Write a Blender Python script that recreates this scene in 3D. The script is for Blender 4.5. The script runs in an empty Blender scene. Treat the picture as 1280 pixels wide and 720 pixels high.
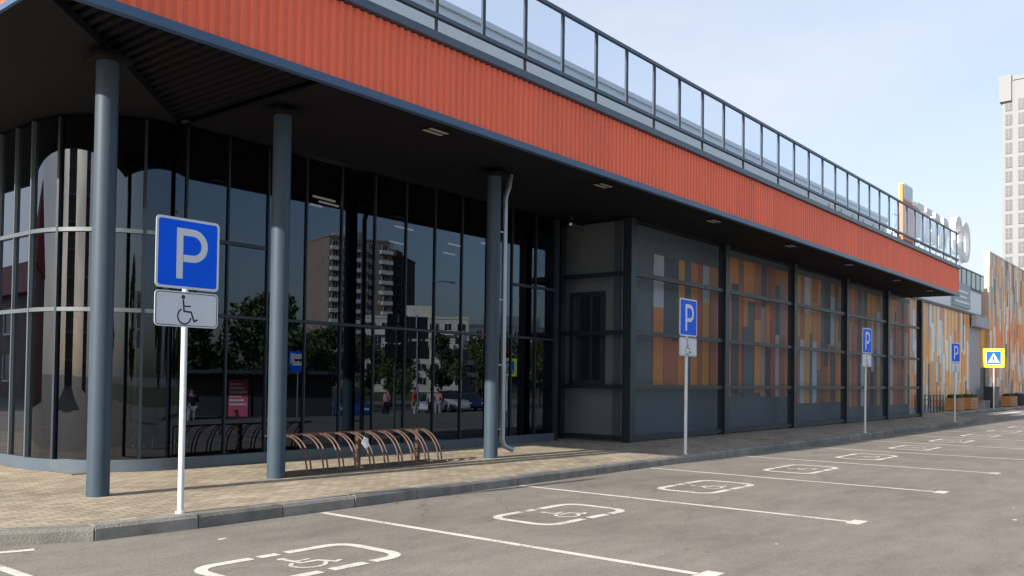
import bpy, math, random
from mathutils import Vector, Matrix
random.seed(7)
R = math.radians
scene = bpy.context.scene
col = scene.collection

# ------------------------------------------------------------------ camera
YAW, PITCH, ROLL, F, CY, EYE = 0.6814276, 0.0231865, 0.0130914, 1111.69, 448.2, 1.5
fw = Vector((math.cos(PITCH)*math.cos(YAW), math.cos(PITCH)*math.sin(YAW), math.sin(PITCH)))
rt = Vector((math.sin(YAW), -math.cos(YAW), 0)); up = rt.cross(fw)
r2 = rt*math.cos(ROLL)+up*math.sin(ROLL); u2 = up*math.cos(ROLL)-rt*math.sin(ROLL)
cam_data = bpy.data.cameras.new('camera'); cam = bpy.data.objects.new('camera', cam_data); col.objects.link(cam)
mw = Matrix((r2, u2, -fw)).transposed().to_4x4(); mw.translation = (0, 0, EYE); cam.matrix_world = mw
cam_data.sensor_width = 36; cam_data.sensor_fit = 'HORIZONTAL'; cam_data.lens = F/1280*36
cam_data.shift_y = (CY-360)/1280; cam_data.clip_start = 0.05; cam_data.clip_end = 6000
scene.camera = cam

# ------------------------------------------------------------------ world, sun, exposure
SUN_EL, SUN_AZ = R(24.5), R(-4.5)          # light travels towards +X, a little towards -Y
sd = Vector((math.cos(SUN_EL)*math.cos(SUN_AZ), math.cos(SUN_EL)*math.sin(SUN_AZ), -math.sin(SUN_EL)))
sun_data = bpy.data.lights.new('sun', 'SUN'); sun_data.energy = 3.7; sun_data.angle = R(0.53); sun_data.color = (1, 0.93, 0.82)
sun = bpy.data.objects.new('sun', sun_data); col.objects.link(sun)
sun.rotation_euler = sd.to_track_quat('-Z', 'Y').to_euler(); sun.location = (-30, 5, 40)
world = bpy.data.worlds.new('World'); scene.world = world; world.use_nodes = True
wn = world.node_tree; wn.nodes.clear()
wo = wn.nodes.new('ShaderNodeOutputWorld'); bg = wn.nodes.new('ShaderNodeBackground')
sky = wn.nodes.new('ShaderNodeTexSky'); sky.sky_type = 'NISHITA'; sky.sun_disc = False
sky.sun_elevation = SUN_EL; sky.air_density = 1.0; sky.dust_density = 2.4; sky.ozone_density = 1.2
sky.sun_rotation = math.atan2(-sd.x, -sd.y)          # compass angle of the sun, measured from +Y
wtc = wn.nodes.new('ShaderNodeTexCoord'); wmp = wn.nodes.new('ShaderNodeMapping'); wmp.inputs['Scale'].default_value = (1.0, 1.0, 3.2)
wno = wn.nodes.new('ShaderNodeTexNoise'); wno.inputs['Scale'].default_value = 2.1; wno.inputs['Detail'].default_value = 6; wno.inputs['Roughness'].default_value = .58
wrp = wn.nodes.new('ShaderNodeValToRGB'); wrp.color_ramp.elements[0].position = .42; wrp.color_ramp.elements[1].position = .8
wrp.color_ramp.elements[1].color = (.75, .75, .75, 1)
wmx = wn.nodes.new('ShaderNodeMixRGB'); wmx.inputs[2].default_value = (3.75, 3.95, 4.35, 1)
L_ = wn.links.new
L_(wtc.outputs['Generated'], wmp.inputs[0]); L_(wmp.outputs[0], wno.inputs['Vector']); L_(wno.outputs['Fac'], wrp.inputs[0])
wsp = wn.nodes.new('ShaderNodeSeparateXYZ'); L_(wtc.outputs['Generated'], wsp.inputs[0])     # thin high veil, thicker in the northern half of the sky
wvr = wn.nodes.new('ShaderNodeMapRange'); wvr.interpolation_type = 'SMOOTHSTEP'; wvr.inputs[1].default_value = -.5; wvr.inputs[2].default_value = .5
wvr.inputs[3].default_value = .04; wvr.inputs[4].default_value = .62; L_(wsp.outputs[1], wvr.inputs[0])
wad = wn.nodes.new('ShaderNodeMath'); wad.operation = 'MULTIPLY_ADD'; wad.inputs[1].default_value = .45; wad.use_clamp = True
wv2 = wn.nodes.new('ShaderNodeMapRange'); wv2.interpolation_type = 'SMOOTHSTEP'; wv2.inputs[1].default_value = -.45; wv2.inputs[2].default_value = -.85
wv2.inputs[3].default_value = 0; wv2.inputs[4].default_value = .6; L_(wsp.outputs[0], wv2.inputs[0])
wmm = wn.nodes.new('ShaderNodeMath'); wmm.operation = 'MAXIMUM'; L_(wvr.outputs[0], wmm.inputs[0]); L_(wv2.outputs[0], wmm.inputs[1])
L_(wrp.outputs[0], wad.inputs[0]); L_(wmm.outputs[0], wad.inputs[2]); L_(wad.outputs[0], wmx.inputs[0]); L_(sky.outputs[0], wmx.inputs[1]); L_(wmx.outputs[0], bg.inputs[0])
bg.inputs[1].default_value = 0.11
L_(bg.outputs[0], wo.inputs[0])
scene.render.engine = 'CYCLES'
scene.view_settings.view_transform = 'Standard'; scene.view_settings.look = 'None'
scene.view_settings.exposure = 1.05; scene.view_settings.gamma = 1
scene.cycles.max_bounces = 10; scene.cycles.transparent_max_bounces = 24; scene.cycles.glossy_bounces = 5

# ------------------------------------------------------------------ materials
def nd(nt, t, **kw):
    n = nt.nodes.new(t)
    for k, v in kw.items(): setattr(n, k, v)
    return n
def mat(name, c, rough=.6, metal=0., var=.12, vscale=3., bump=0., bscale=60., spec=.5, emit=None, es=0., dirt=0., stretch=(1, 1, 1), island=0.):
    """principled surface with a procedural colour variation, fine grain bump and optional dirt blotches"""
    m = bpy.data.materials.new(name); m.use_nodes = True; nt = m.node_tree
    b = nt.nodes['Principled BSDF']; ln = nt.links.new
    b.inputs['Roughness'].default_value = rough; b.inputs['Metallic'].default_value = metal
    b.inputs['Specular IOR Level'].default_value = spec
    tc = nd(nt, 'ShaderNodeTexCoord'); mp = nd(nt, 'ShaderNodeMapping'); mp.inputs['Scale'].default_value = stretch
    ln(tc.outputs['Object'], mp.inputs[0])
    no = nd(nt, 'ShaderNodeTexNoise'); no.inputs['Scale'].default_value = vscale; no.inputs['Detail'].default_value = 6
    ln(mp.outputs[0], no.inputs['Vector'])
    mr = nd(nt, 'ShaderNodeMapRange'); mr.inputs[1].default_value = .3; mr.inputs[2].default_value = .7
    mr.inputs[3].default_value = 1-var; mr.inputs[4].default_value = 1+var
    ln(no.outputs['Fac'], mr.inputs[0])
    hv = nd(nt, 'ShaderNodeHueSaturation'); hv.inputs['Color'].default_value = (*c, 1)
    last = mr.outputs[0]
    if island:
        g = nd(nt, 'ShaderNodeNewGeometry'); m2 = nd(nt, 'ShaderNodeMapRange')
        m2.inputs[3].default_value = 1-island; m2.inputs[4].default_value = 1+island
        ln(g.outputs['Random Per Island'], m2.inputs[0])
        mm = nd(nt, 'ShaderNodeMath', operation='MULTIPLY'); ln(last, mm.inputs[0]); ln(m2.outputs[0], mm.inputs[1]); last = mm.outputs[0]
    ln(last, hv.inputs['Value']); out = hv.outputs[0]
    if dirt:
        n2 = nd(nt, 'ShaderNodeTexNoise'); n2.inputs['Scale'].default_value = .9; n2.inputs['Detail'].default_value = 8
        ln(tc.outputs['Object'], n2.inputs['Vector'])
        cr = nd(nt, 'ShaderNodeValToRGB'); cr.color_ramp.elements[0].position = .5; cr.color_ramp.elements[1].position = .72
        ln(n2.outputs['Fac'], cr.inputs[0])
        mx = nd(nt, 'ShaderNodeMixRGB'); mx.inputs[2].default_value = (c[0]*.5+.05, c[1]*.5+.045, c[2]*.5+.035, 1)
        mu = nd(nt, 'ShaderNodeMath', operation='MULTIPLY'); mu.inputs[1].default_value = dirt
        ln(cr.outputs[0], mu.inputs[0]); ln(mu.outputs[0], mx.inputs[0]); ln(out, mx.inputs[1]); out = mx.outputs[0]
    ln(out, b.inputs['Base Color'])
    rr = nd(nt, 'ShaderNodeMapRange'); rr.inputs[3].default_value = max(.03, rough-.07); rr.inputs[4].default_value = min(1, rough+.09)
    ln(no.outputs['Fac'], rr.inputs[0]); ln(rr.outputs[0], b.inputs['Roughness'])
    if bump:
        n3 = nd(nt, 'ShaderNodeTexNoise'); n3.inputs['Scale'].default_value = bscale; n3.inputs['Detail'].default_value = 4
        ln(tc.outputs['Object'], n3.inputs['Vector'])
        bp = nd(nt, 'ShaderNodeBump'); bp.inputs['Strength'].default_value = bump; bp.inputs['Distance'].default_value = .01
        ln(n3.outputs['Fac'], bp.inputs['Height']); ln(bp.outputs[0], b.inputs['Normal'])
    if emit:
        b.inputs['Emission Color'].default_value = (*emit, 1); b.inputs['Emission Strength'].default_value = es
    return m
def glass_mat(name, tint, ior=1.5, gtint=(1, 1, 1), gmul=1., wav=0.):
    m = bpy.data.materials.new(name); m.use_nodes = True; nt = m.node_tree; nt.nodes.clear(); ln = nt.links.new
    o = nd(nt, 'ShaderNodeOutputMaterial'); mx = nd(nt, 'ShaderNodeMixShader'); t = nd(nt, 'ShaderNodeBsdfTransparent'); g = nd(nt, 'ShaderNodeBsdfGlossy')
    t.inputs[0].default_value = (*tint, 1); g.inputs[0].default_value = (*gtint, 1); g.inputs['Roughness'].default_value = .004
    fr = nd(nt, 'ShaderNodeFresnel'); fr.inputs[0].default_value = ior
    geo = nd(nt, 'ShaderNodeNewGeometry')            # the far face of the pane: same ior seen from inside
    mi = nd(nt, 'ShaderNodeMath', operation='MULTIPLY'); mi.inputs[1].default_value = gmul
    sw = nd(nt, 'ShaderNodeMath', operation='SUBTRACT'); sw.inputs[0].default_value = 1; ln(geo.outputs['Backfacing'], sw.inputs[1])
    m3 = nd(nt, 'ShaderNodeMath', operation='MULTIPLY')
    ln(fr.outputs[0], mi.inputs[0]); ln(mi.outputs[0], m3.inputs[0]); ln(sw.outputs[0], m3.inputs[1])
    ln(m3.outputs[0], mx.inputs[0]); ln(t.outputs[0], mx.inputs[1]); ln(g.outputs[0], mx.inputs[2]); ln(mx.outputs[0], o.inputs[0])
    if wav:
        tc = nd(nt, 'ShaderNodeTexCoord'); no = nd(nt, 'ShaderNodeTexNoise'); no.inputs['Scale'].default_value = .9; no.inputs['Detail'].default_value = 1
        bp = nd(nt, 'ShaderNodeBump'); bp.inputs['Strength'].default_value = wav; bp.inputs['Distance'].default_value = .01
        ln(tc.outputs['Object'], no.inputs['Vector']); ln(no.outputs['Fac'], bp.inputs['Height']); ln(bp.outputs[0], g.inputs['Normal'])
    return m
def mesh_mat():
    m = bpy.data.materials.new('woven_wire_mesh'); m.use_nodes = True; nt = m.node_tree; nt.nodes.clear(); ln = nt.links.new
    o = nd(nt, 'ShaderNodeOutputMaterial'); mx = nd(nt, 'ShaderNodeMixShader'); t = nd(nt, 'ShaderNodeBsdfTransparent')
    p = nd(nt, 'ShaderNodeBsdfPrincipled'); p.inputs['Base Color'].default_value = (.10, .125, .155, 1); p.inputs['Roughness'].default_value = .5; p.inputs['Metallic'].default_value = .3
    tc = nd(nt, 'ShaderNodeTexCoord'); sp = nd(nt, 'ShaderNodeSeparateXYZ'); ln(tc.outputs['Object'], sp.inputs[0])
    ad = nd(nt, 'ShaderNodeMath', operation='ADD'); ln(sp.outputs[0], ad.inputs[0]); ln(sp.outputs[1], ad.inputs[1])
    outs = []
    for src in (ad.outputs[0], sp.outputs[2]):
        a = nd(nt, 'ShaderNodeMath', operation='MULTIPLY'); a.inputs[1].default_value = 40.; ln(src, a.inputs[0])
        f = nd(nt, 'ShaderNodeMath', operation='FRACT'); ln(a.outputs[0], f.inputs[0])
        l = nd(nt, 'ShaderNodeMath', operation='LESS_THAN'); l.inputs[1].default_value = .055; ln(f.outputs[0], l.inputs[0]); outs.append(l)
    mm = nd(nt, 'ShaderNodeMath', operation='MAXIMUM'); ln(outs[0].outputs[0], mm.inputs[0]); ln(outs[1].outputs[0], mm.inputs[1])
    ln(mm.outputs[0], mx.inputs[0]); ln(t.outputs[0], mx.inputs[1]); ln(p.outputs[0], mx.inputs[2]); ln(mx.outputs[0], o.inputs[0])
    return m
def asphalt_mat():
    m = bpy.data.materials.new('worn_asphalt'); m.use_nodes = True; nt = m.node_tree; b = nt.nodes['Principled BSDF']; ln = nt.links.new
    tc = nd(nt, 'ShaderNodeTexCoord')
    def noise(s, d, ro=.6, st=None):
        n = nd(nt, 'ShaderNodeTexNoise'); n.inputs['Scale'].default_value = s; n.inputs['Detail'].default_value = d; n.inputs['Roughness'].default_value = ro
        if st:
            mp = nd(nt, 'ShaderNodeMapping'); mp.inputs['Scale'].default_value = st; ln(tc.outputs['Object'], mp.inputs[0]); ln(mp.outputs[0], n.inputs['Vector'])
        else: ln(tc.outputs['Object'], n.inputs['Vector'])
        return n
    big = noise(.35, 7); mid = noise(2.2, 6, .65, (.5, 1.3, 1)); fine = noise(95, 3, .8); grit = nd(nt, 'ShaderNodeTexVoronoi'); grit.inputs['Scale'].default_value = 70
    ln(tc.outputs['Object'], grit.inputs['Vector'])
    cr = nd(nt, 'ShaderNodeValToRGB'); e = cr.color_ramp.elements; e[0].position = .33; e[1].position = .7
    e[0].color = (.200, .178, .152, 1); e[1].color = (.262, .238, .206, 1); ln(big.outputs['Fac'], cr.inputs[0])
    def mul(a, src, lo, hi, p0=.3, p1=.7):
        mr = nd(nt, 'ShaderNodeMapRange'); mr.inputs[1].default_value = p0; mr.inputs[2].default_value = p1; mr.inputs[3].default_value = lo; mr.inputs[4].default_value = hi
        ln(src, mr.inputs[0]); v = nd(nt, 'ShaderNodeVectorMath', operation='SCALE'); ln(a, v.inputs[0]); ln(mr.outputs[0], v.inputs['Scale']); return v.outputs[0]
    o = mul(cr.outputs[0], mid.outputs['Fac'], .86, 1.12); o = mul(o, fine.outputs['Fac'], .72, 1.28); o = mul(o, grit.outputs['Color'], .82, 1.2, 0, 1)
    # hairline cracks and darker oil spots
    vc = nd(nt, 'ShaderNodeTexVoronoi', feature='DISTANCE_TO_EDGE'); vc.inputs['Scale'].default_value = .42
    wv = nd(nt, 'ShaderNodeVectorMath', operation='ADD'); sc = nd(nt, 'ShaderNodeVectorMath', operation='SCALE'); sc.inputs['Scale'].default_value = .5
    wn_ = noise(1.6, 6); ln(wn_.outputs['Color'], sc.inputs[0]); ln(tc.outputs['Object'], wv.inputs[0]); ln(sc.outputs[0], wv.inputs[1]); ln(wv.outputs[0], vc.inputs['Vector'])
    msk = noise(.23, 2)
    c2 = nd(nt, 'ShaderNodeMapRange'); c2.inputs[1].default_value = 0; c2.inputs[2].default_value = .007; c2.inputs[3].default_value = .66; c2.inputs[4].default_value = 1; ln(vc.outputs['Distance'], c2.inputs[0])
    c3 = nd(nt, 'ShaderNodeMapRange'); c3.inputs[1].default_value = .46; c3.inputs[2].default_value = .54; ln(msk.outputs['Fac'], c3.inputs[0])
    mxn = nd(nt, 'ShaderNodeMix'); mxn.inputs[2].default_value = 1.0; ln(c3.outputs[0], mxn.inputs[0]); ln(c2.outputs[0], mxn.inputs[3])
    v = nd(nt, 'ShaderNodeVectorMath', operation='SCALE'); ln(o, v.inputs[0]); ln(mxn.outputs[0], v.inputs['Scale']); o = v.outputs[0]
    sp = noise(1.3, 4, .6, (.35, 1.6, 1)); o = mul(o, sp.outputs['Fac'], 1.02, .87, .52, .74); sq = noise(7, 2); o = mul(o, sq.outputs['Fac'], 1.0, .70, .68, .76)
    ln(o, b.inputs['Base Color']); b.inputs['Roughness'].default_value = .93; b.inputs['Specular IOR Level'].default_value = .25
    bp = nd(nt, 'ShaderNodeBump'); bp.inputs['Strength'].default_value = .6; bp.inputs['Distance'].default_value = .006
    ln(fine.outputs['Fac'], bp.inputs['Height']); ln(bp.outputs[0], b.inputs['Normal'])
    return m
def paver_mat(name, c1, c2, mortar, scale=1., rot=0.):
    m = bpy.data.materials.new(name); m.use_nodes = True; nt = m.node_tree; b = nt.nodes['Principled BSDF']; ln = nt.links.new
    tc = nd(nt, 'ShaderNodeTexCoord'); mp = nd(nt, 'ShaderNodeMapping'); mp.inputs['Rotation'].default_value = (0, 0, rot); ln(tc.outputs['Object'], mp.inputs[0])
    br = nd(nt, 'ShaderNodeTexBrick'); br.inputs['Scale'].default_value = scale; br.inputs['Brick Width'].default_value = .2; br.inputs['Row Height'].default_value = .1
    br.inputs['Mortar Size'].default_value = .0055; br.inputs['Mortar Smooth'].default_value = .3; br.inputs['Color1'].default_value = (*c1, 1); br.inputs['Color2'].default_value = (*c2, 1); br.inputs['Mortar'].default_value = (*mortar, 1)
    ln(mp.outputs[0], br.inputs['Vector'])
    n = nd(nt, 'ShaderNodeTexNoise'); n.inputs['Scale'].default_value = 1.1; n.inputs['Detail'].default_value = 8; ln(tc.outputs['Object'], n.inputs['Vector'])
    n2 = nd(nt, 'ShaderNodeTexNoise'); n2.inputs['Scale'].default_value = 70; n2.inputs['Detail'].default_value = 3; ln(tc.outputs['Object'], n2.inputs['Vector'])
    o = br.outputs['Color']
    for src, lo, hi in ((n.outputs['Fac'], .8, 1.16), (n2.outputs['Fac'], .85, 1.15)):
        mr = nd(nt, 'ShaderNodeMapRange'); mr.inputs[1].default_value = .3; mr.inputs[2].default_value = .7; mr.inputs[3].default_value = lo; mr.inputs[4].default_value = hi
        ln(src, mr.inputs[0]); v = nd(nt, 'ShaderNodeVectorMath', operation='SCALE'); ln(o, v.inputs[0]); ln(mr.outputs[0], v.inputs['Scale']); o = v.outputs[0]
    ln(o, b.inputs['Base Color']); b.inputs['Roughness'].default_value = .9; b.inputs['Specular IOR Level'].default_value = .25
    iv = nd(nt, 'ShaderNodeMath', operation='SUBTRACT'); iv.inputs[0].default_value = 1; ln(br.outputs['Fac'], iv.inputs[1])
    ad = nd(nt, 'ShaderNodeMath', operation='MULTIPLY_ADD'); ln(n2.outputs['Fac'], ad.inputs[0]); ad.inputs[1].default_value = .3; ln(iv.outputs[0], ad.inputs[2])
    bp = nd(nt, 'ShaderNodeBump'); bp.inputs['Strength'].default_value = .7; bp.inputs['Distance'].default_value = .006; ln(ad.outputs[0], bp.inputs['Height']); ln(bp.outputs[0], b.inputs['Normal'])
    return m
def paint_mat():
    m = mat('worn_road_paint', (.74, .70, .62), .8, var=.1, vscale=7, bump=.3)
    nt = m.node_tree; ln = nt.links.new; b = nt.nodes['Principled BSDF']; o = nt.nodes['Material Output']
    tc = nd(nt, 'ShaderNodeTexCoord'); n = nd(nt, 'ShaderNodeTexNoise'); n.inputs['Scale'].default_value = 28; n.inputs['Detail'].default_value = 7; n.inputs['Roughness'].default_value = .7
    ln(tc.outputs['Object'], n.inputs['Vector'])
    n2 = nd(nt, 'ShaderNodeTexNoise'); n2.inputs['Scale'].default_value = 1.7; n2.inputs['Detail'].default_value = 3; ln(tc.outputs['Object'], n2.inputs['Vector'])
    ad = nd(nt, 'ShaderNodeMath', operation='MULTIPLY_ADD'); ln(n2.outputs['Fac'], ad.inputs[0]); ad.inputs[1].default_value = .5; ln(n.outputs['Fac'], ad.inputs[2])
    mr = nd(nt, 'ShaderNodeMapRange'); mr.inputs[1].default_value = .78; mr.inputs[2].default_value = .96; mr.inputs[3].default_value = .05; mr.inputs[4].default_value = .85; ln(ad.outputs[0], mr.inputs[0])
    t = nd(nt, 'ShaderNodeBsdfTransparent'); mx = nd(nt, 'ShaderNodeMixShader'); ln(mr.outputs[0], mx.inputs[0]); ln(b.outputs[0], mx.inputs[1]); ln(t.outputs[0], mx.inputs[2]); ln(mx.outputs[0], o.inputs[0])
    return m
M = {}
M['asphalt'] = asphalt_mat()
M['paver'] = paver_mat('beige_pavers', (.31, .255, .185), (.455, .385, .29), (.13, .105, .08))
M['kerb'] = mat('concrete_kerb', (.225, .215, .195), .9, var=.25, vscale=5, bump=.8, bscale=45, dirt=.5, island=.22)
M['paint'] = paint_mat()
M['orange'] = mat('orange_profiled_metal', (.92, .172, .080), .45, var=.07, vscale=1.6, stretch=(1.5, 1.5, .25), spec=.4)
_nt = M['orange'].node_tree; _b = _nt.nodes['Principled BSDF']; _src = _b.inputs['Base Color'].links[0].from_socket
_tc = nd(_nt, 'ShaderNodeTexCoord'); _sp = nd(_nt, 'ShaderNodeSeparateXYZ'); _nt.links.new(_tc.outputs['Object'], _sp.inputs[0])
_dv = nd(_nt, 'ShaderNodeMath', operation='DIVIDE'); _dv.inputs[1].default_value = 1.04; _nt.links.new(_sp.outputs[0], _dv.inputs[0])
_fl = nd(_nt, 'ShaderNodeMath', operation='FLOOR'); _nt.links.new(_dv.outputs[0], _fl.inputs[0])
_wn = nd(_nt, 'ShaderNodeTexWhiteNoise', noise_dimensions='1D'); _nt.links.new(_fl.outputs[0], _wn.inputs['W'])
_mr = nd(_nt, 'ShaderNodeMapRange'); _mr.inputs[3].default_value = .93; _mr.inputs[4].default_value = 1.04; _nt.links.new(_wn.outputs['Value'], _mr.inputs[0])
_vs = nd(_nt, 'ShaderNodeVectorMath', operation='SCALE'); _nt.links.new(_src, _vs.inputs[0]); _nt.links.new(_mr.outputs[0], _vs.inputs['Scale']); _nt.links.new(_vs.outputs[0], _b.inputs['Base Color'])
M['navy'] = mat('blue_grey_coated_steel', (.075, .105, .15), .4, var=.08, spec=.5)
M['trim'] = mat('blue_grey_flashing', (.055, .105, .20), .38, var=.08, spec=.5)
M['steel'] = mat('blue_grey_painted_column', (.045, .070, .098), .5, var=.07, spec=.3, dirt=.2)
M['frame'] = mat('dark_steel_frame', (.013, .020, .030), .45, var=.1)
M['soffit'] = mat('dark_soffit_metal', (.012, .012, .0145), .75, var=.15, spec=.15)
M['mullion'] = mat('anodised_mullion', (.014, .022, .036), .4, metal=0., var=.06)
M['transom'] = mat('pale_anodised_transom', (.12, .145, .16), .35, metal=.2, var=.06)
M['sill'] = mat('blue_grey_sill', (.075, .105, .135), .4, var=.1, dirt=.3)
M['glass'] = glass_mat('dark_tinted_glass', (.16, .16, .17), 1.62, (.74, .90, 1.15), 1.25, wav=.03)
M['sideglass'] = glass_mat('coated_tinted_glass', (.15, .15, .16), 1.62, (.86, .93, 1.05), 1.75, wav=.02)
M['railglass'] = glass_mat('smoked_balustrade_glass', (.90, .935, .98), 1.45)
M['clear'] = glass_mat('window_glass', (.35, .38, .42), 1.6, gmul=3.5)
M['mesh'] = mesh_mat()
M['cladgrey'] = mat('grey_cassette_wall', (.19, .205, .225), .55, var=.05, stretch=(.2, .2, 12))
M['cladlight'] = mat('light_grey_cladding', (.80, .83, .85), .6, var=.04, stretch=(1, 1, 6))
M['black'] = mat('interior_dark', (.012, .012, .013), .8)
M['innerfloor'] = mat('interior_floor_tile', (.12, .105, .095), .35, var=.15)
M['signblue'] = mat('reflective_blue_sheet', (.0, .105, .86), .45, var=.05, spec=.15)
M['signwhite'] = mat('reflective_white_sheet', (.62, .66, .72), .4, var=.04)
M['polewhite'] = mat('white_painted_pole', (.60, .63, .66), .45, var=.06, dirt=.15)
M['signblack'] = mat('black_sign_print', (.015, .015, .02), .5)
M['fluoro'] = mat('fluorescent_yellow_green', (.72, .92, .02), .4, var=.03)
M['zinc'] = mat('galvanised_pipe', (.36, .40, .46), .35, metal=.6, var=.1)
M['rackbrown'] = mat('brown_painted_tube', (.085, .048, .036), .42, var=.2, vscale=14, dirt=.3)
M['rackdark'] = mat('dark_brown_base', (.08, .055, .045), .6, var=.2)
M['white'] = mat('white_paint', (.84, .85, .86), .5, var=.04)
M['lampwhite'] = mat('interior_tube_light', (.9, .9, .85), .5, emit=(1, .93, .8), es=2.2)
M['diffuser'] = mat('opal_diffuser', (.38, .38, .37), .5)
M['terracotta'] = mat('terracotta', (.5, .16, .08), .7)
M['leaf'] = mat('foliage', (.085, .13, .04), .6, var=.35, vscale=1.5, island=.35)
M['leafdark'] = mat('dark_foliage', (.055, .09, .032), .6, var=.35, vscale=1.5, island=.35)
M['bark'] = mat('bark', (.10, .08, .06), .9, var=.3, stretch=(6, 6, 1))
M['tyre'] = mat('tyre_rubber', (.02, .02, .02), .8)
M['brick'] = paver_mat('red_brick', (.30, .075, .06), (.24, .06, .05), (.25, .2, .18), .5)
M['redroof'] = mat('red_roof_tiles', (.26, .05, .045), .7, var=.15)

# ------------------------------------------------------------------ mesh builder
class MB:
    def __init__(s): s.v = []; s.f = []; s.m = []; s.sm = False
    def add(s, vs, fs, mi=0):
        o = len(s.v); s.v += [tuple(x) for x in vs]; s.f += [tuple(i+o for i in f) for f in fs]; s.m += [mi]*len(fs); return s
    def box(s, x0, x1, y0, y1, z0, z1, mi=0):
        return s.add([(x0,y0,z0),(x1,y0,z0),(x1,y1,z0),(x0,y1,z0),(x0,y0,z1),(x1,y0,z1),(x1,y1,z1),(x0,y1,z1)],
                     [(0,3,2,1),(4,5,6,7),(0,1,5,4),(1,2,6,5),(2,3,7,6),(3,0,4,7)], mi)
    def prism(s, poly, fn, mi=0):
        """poly: 2D loop; fn(a, b, k) maps it to 3D for the two caps k=0, 1"""
        n = len(poly); vs = [fn(a, b, 0) for a, b in poly]+[fn(a, b, 1) for a, b in poly]
        fs = [tuple(range(n))[::-1], tuple(range(n, 2*n))]+[(i, (i+1) % n, n+(i+1) % n, n+i) for i in range(n)]
        return s.add(vs, fs, mi)
    def tube(s, pts, r, seg=12, mi=0, cap=True, r1=None):
        pts = [Vector(p) for p in pts]; n = len(pts); rings = []
        t0 = (pts[1]-pts[0]).normalized(); ref = Vector((0, 0, 1)) if abs(t0.z) < .9 else Vector((1, 0, 0))
        a = t0.cross(ref).normalized()
        for i, p in enumerate(pts):
            t = (pts[min(i+1, n-1)]-pts[max(i-1, 0)]).normalized()
            a = (a-t*a.dot(t)).normalized(); b = t.cross(a)
            rr = r if r1 is None else r+(r1-r)*i/(n-1)
            rings.append([p+(a*math.cos(2*math.pi*k/seg)+b*math.sin(2*math.pi*k/seg))*rr for k in range(seg)])
        vs = [q for ring in rings for q in ring]; fs = []
        for i in range(n-1):
            for k in range(seg): k2 = (k+1) % seg; fs.append((i*seg+k, i*seg+k2, (i+1)*seg+k2, (i+1)*seg+k))
        if cap: fs += [tuple(range(seg))[::-1], tuple((n-1)*seg+k for k in range(seg))]
        s.sm = True
        return s.add(vs, fs, mi)
    def ribbon(s, pts, w, fn, closed=False, mi=0):
        """flat stroke of width w along a 2D polyline; fn(a, b, k) -> 3D, k=0 back, k=1 front (or one sheet if fn.flat)"""
        pts = [p for i, p in enumerate(pts) if i == 0 or (Vector(p)-Vector(pts[i-1])).length > 1e-5]
        if closed and (Vector(pts[0])-Vector(pts[-1])).length < 1e-5: pts = pts[:-1]
        n = len(pts); Lf = []; Rt = []
        for i in range(n):
            p = Vector(pts[i]); pa = Vector(pts[(i-1) % n]) if (closed or i > 0) else None; pb = Vector(pts[(i+1) % n]) if (closed or i < n-1) else None
            d1 = (p-pa).normalized() if pa is not None else None; d2 = (pb-p).normalized() if pb is not None else None
            if d1 is None: d1 = d2
            if d2 is None: d2 = d1
            n1 = Vector((-d1.y, d1.x)); n2 = Vector((-d2.y, d2.x)); mt = (n1+n2)
            mt = mt.normalized() if mt.length > 1e-6 else n1; k = w/2/max(.45, mt.dot(n1)); Lf.append(p+mt*k); Rt.append(p-mt*k)
        cnt = n if closed else n-1
        flat = getattr(fn, 'flat', False)
        for i in range(cnt):
            j = (i+1) % n; q = [Lf[i], Rt[i], Rt[j], Lf[j]]
            if flat: s.add([fn(a.x, a.y, 1) for a in q], [(0, 1, 2, 3)], mi)
        if not flat:
            vs = []
            for i in range(n): vs += [fn(Lf[i].x, Lf[i].y, 0), fn(Rt[i].x, Rt[i].y, 0), fn(Rt[i].x, Rt[i].y, 1), fn(Lf[i].x, Lf[i].y, 1)]
            fs = []
            for i in range(cnt):
                a = i*4; b = ((i+1) % n)*4
                fs += [(a+k, a+(k+1) % 4, b+(k+1) % 4, b+k) for k in range(4)]
            if not closed: fs += [(0, 1, 2, 3), tuple((n-1)*4+k for k in (3, 2, 1, 0))]
            s.add(vs, fs, mi)
        return s
    def disc(s, c, r, fn, n=20, mi=0):
        return s.prism([(c[0]+r*math.cos(2*math.pi*i/n), c[1]+r*math.sin(2*math.pi*i/n)) for i in range(n)], fn, mi)
    def mesh(s, name, mats):
        me = bpy.data.meshes.new(name); me.from_pydata(s.v, [], s.f)
        for m in (mats if isinstance(mats, (list, tuple)) else [mats]): me.materials.append(m)
        me.polygons.foreach_set('material_index', s.m)
        me.update()
        if s.sm:
            me.polygons.foreach_set('use_smooth', [True]*len(me.polygons)); me.set_sharp_from_angle(angle=R(35))
        return me
    def build(s, name, mats, parent=None, loc=None, bevel=0):
        o = bpy.data.objects.new(name, s.mesh(name, mats)); col.objects.link(o)
        if loc: o.location = loc
        if parent: o.parent = parent
        if bevel:
            b = o.modifiers.new('bevel', 'BEVEL'); b.width = bevel; b.segments = 2; b.limit_method = 'ANGLE'
        return o
def thing(name, label, cat, loc=(0, 0, 0), rz=0, group=None):
    o = bpy.data.objects.new(name, None); col.objects.link(o); o.location = loc; o.rotation_euler = (0, 0, rz)
    o['label'] = label; o['category'] = cat
    if group: o['group'] = group
    return o
def tag(o, label, cat, group=None, kind=None):
    o['label'] = label; o['category'] = cat
    if group: o['group'] = group
    if kind: o['kind'] = kind
    return o
def struct(o, label=None):
    o['kind'] = 'structure'
    if label: o['label'] = label
    return o
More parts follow.
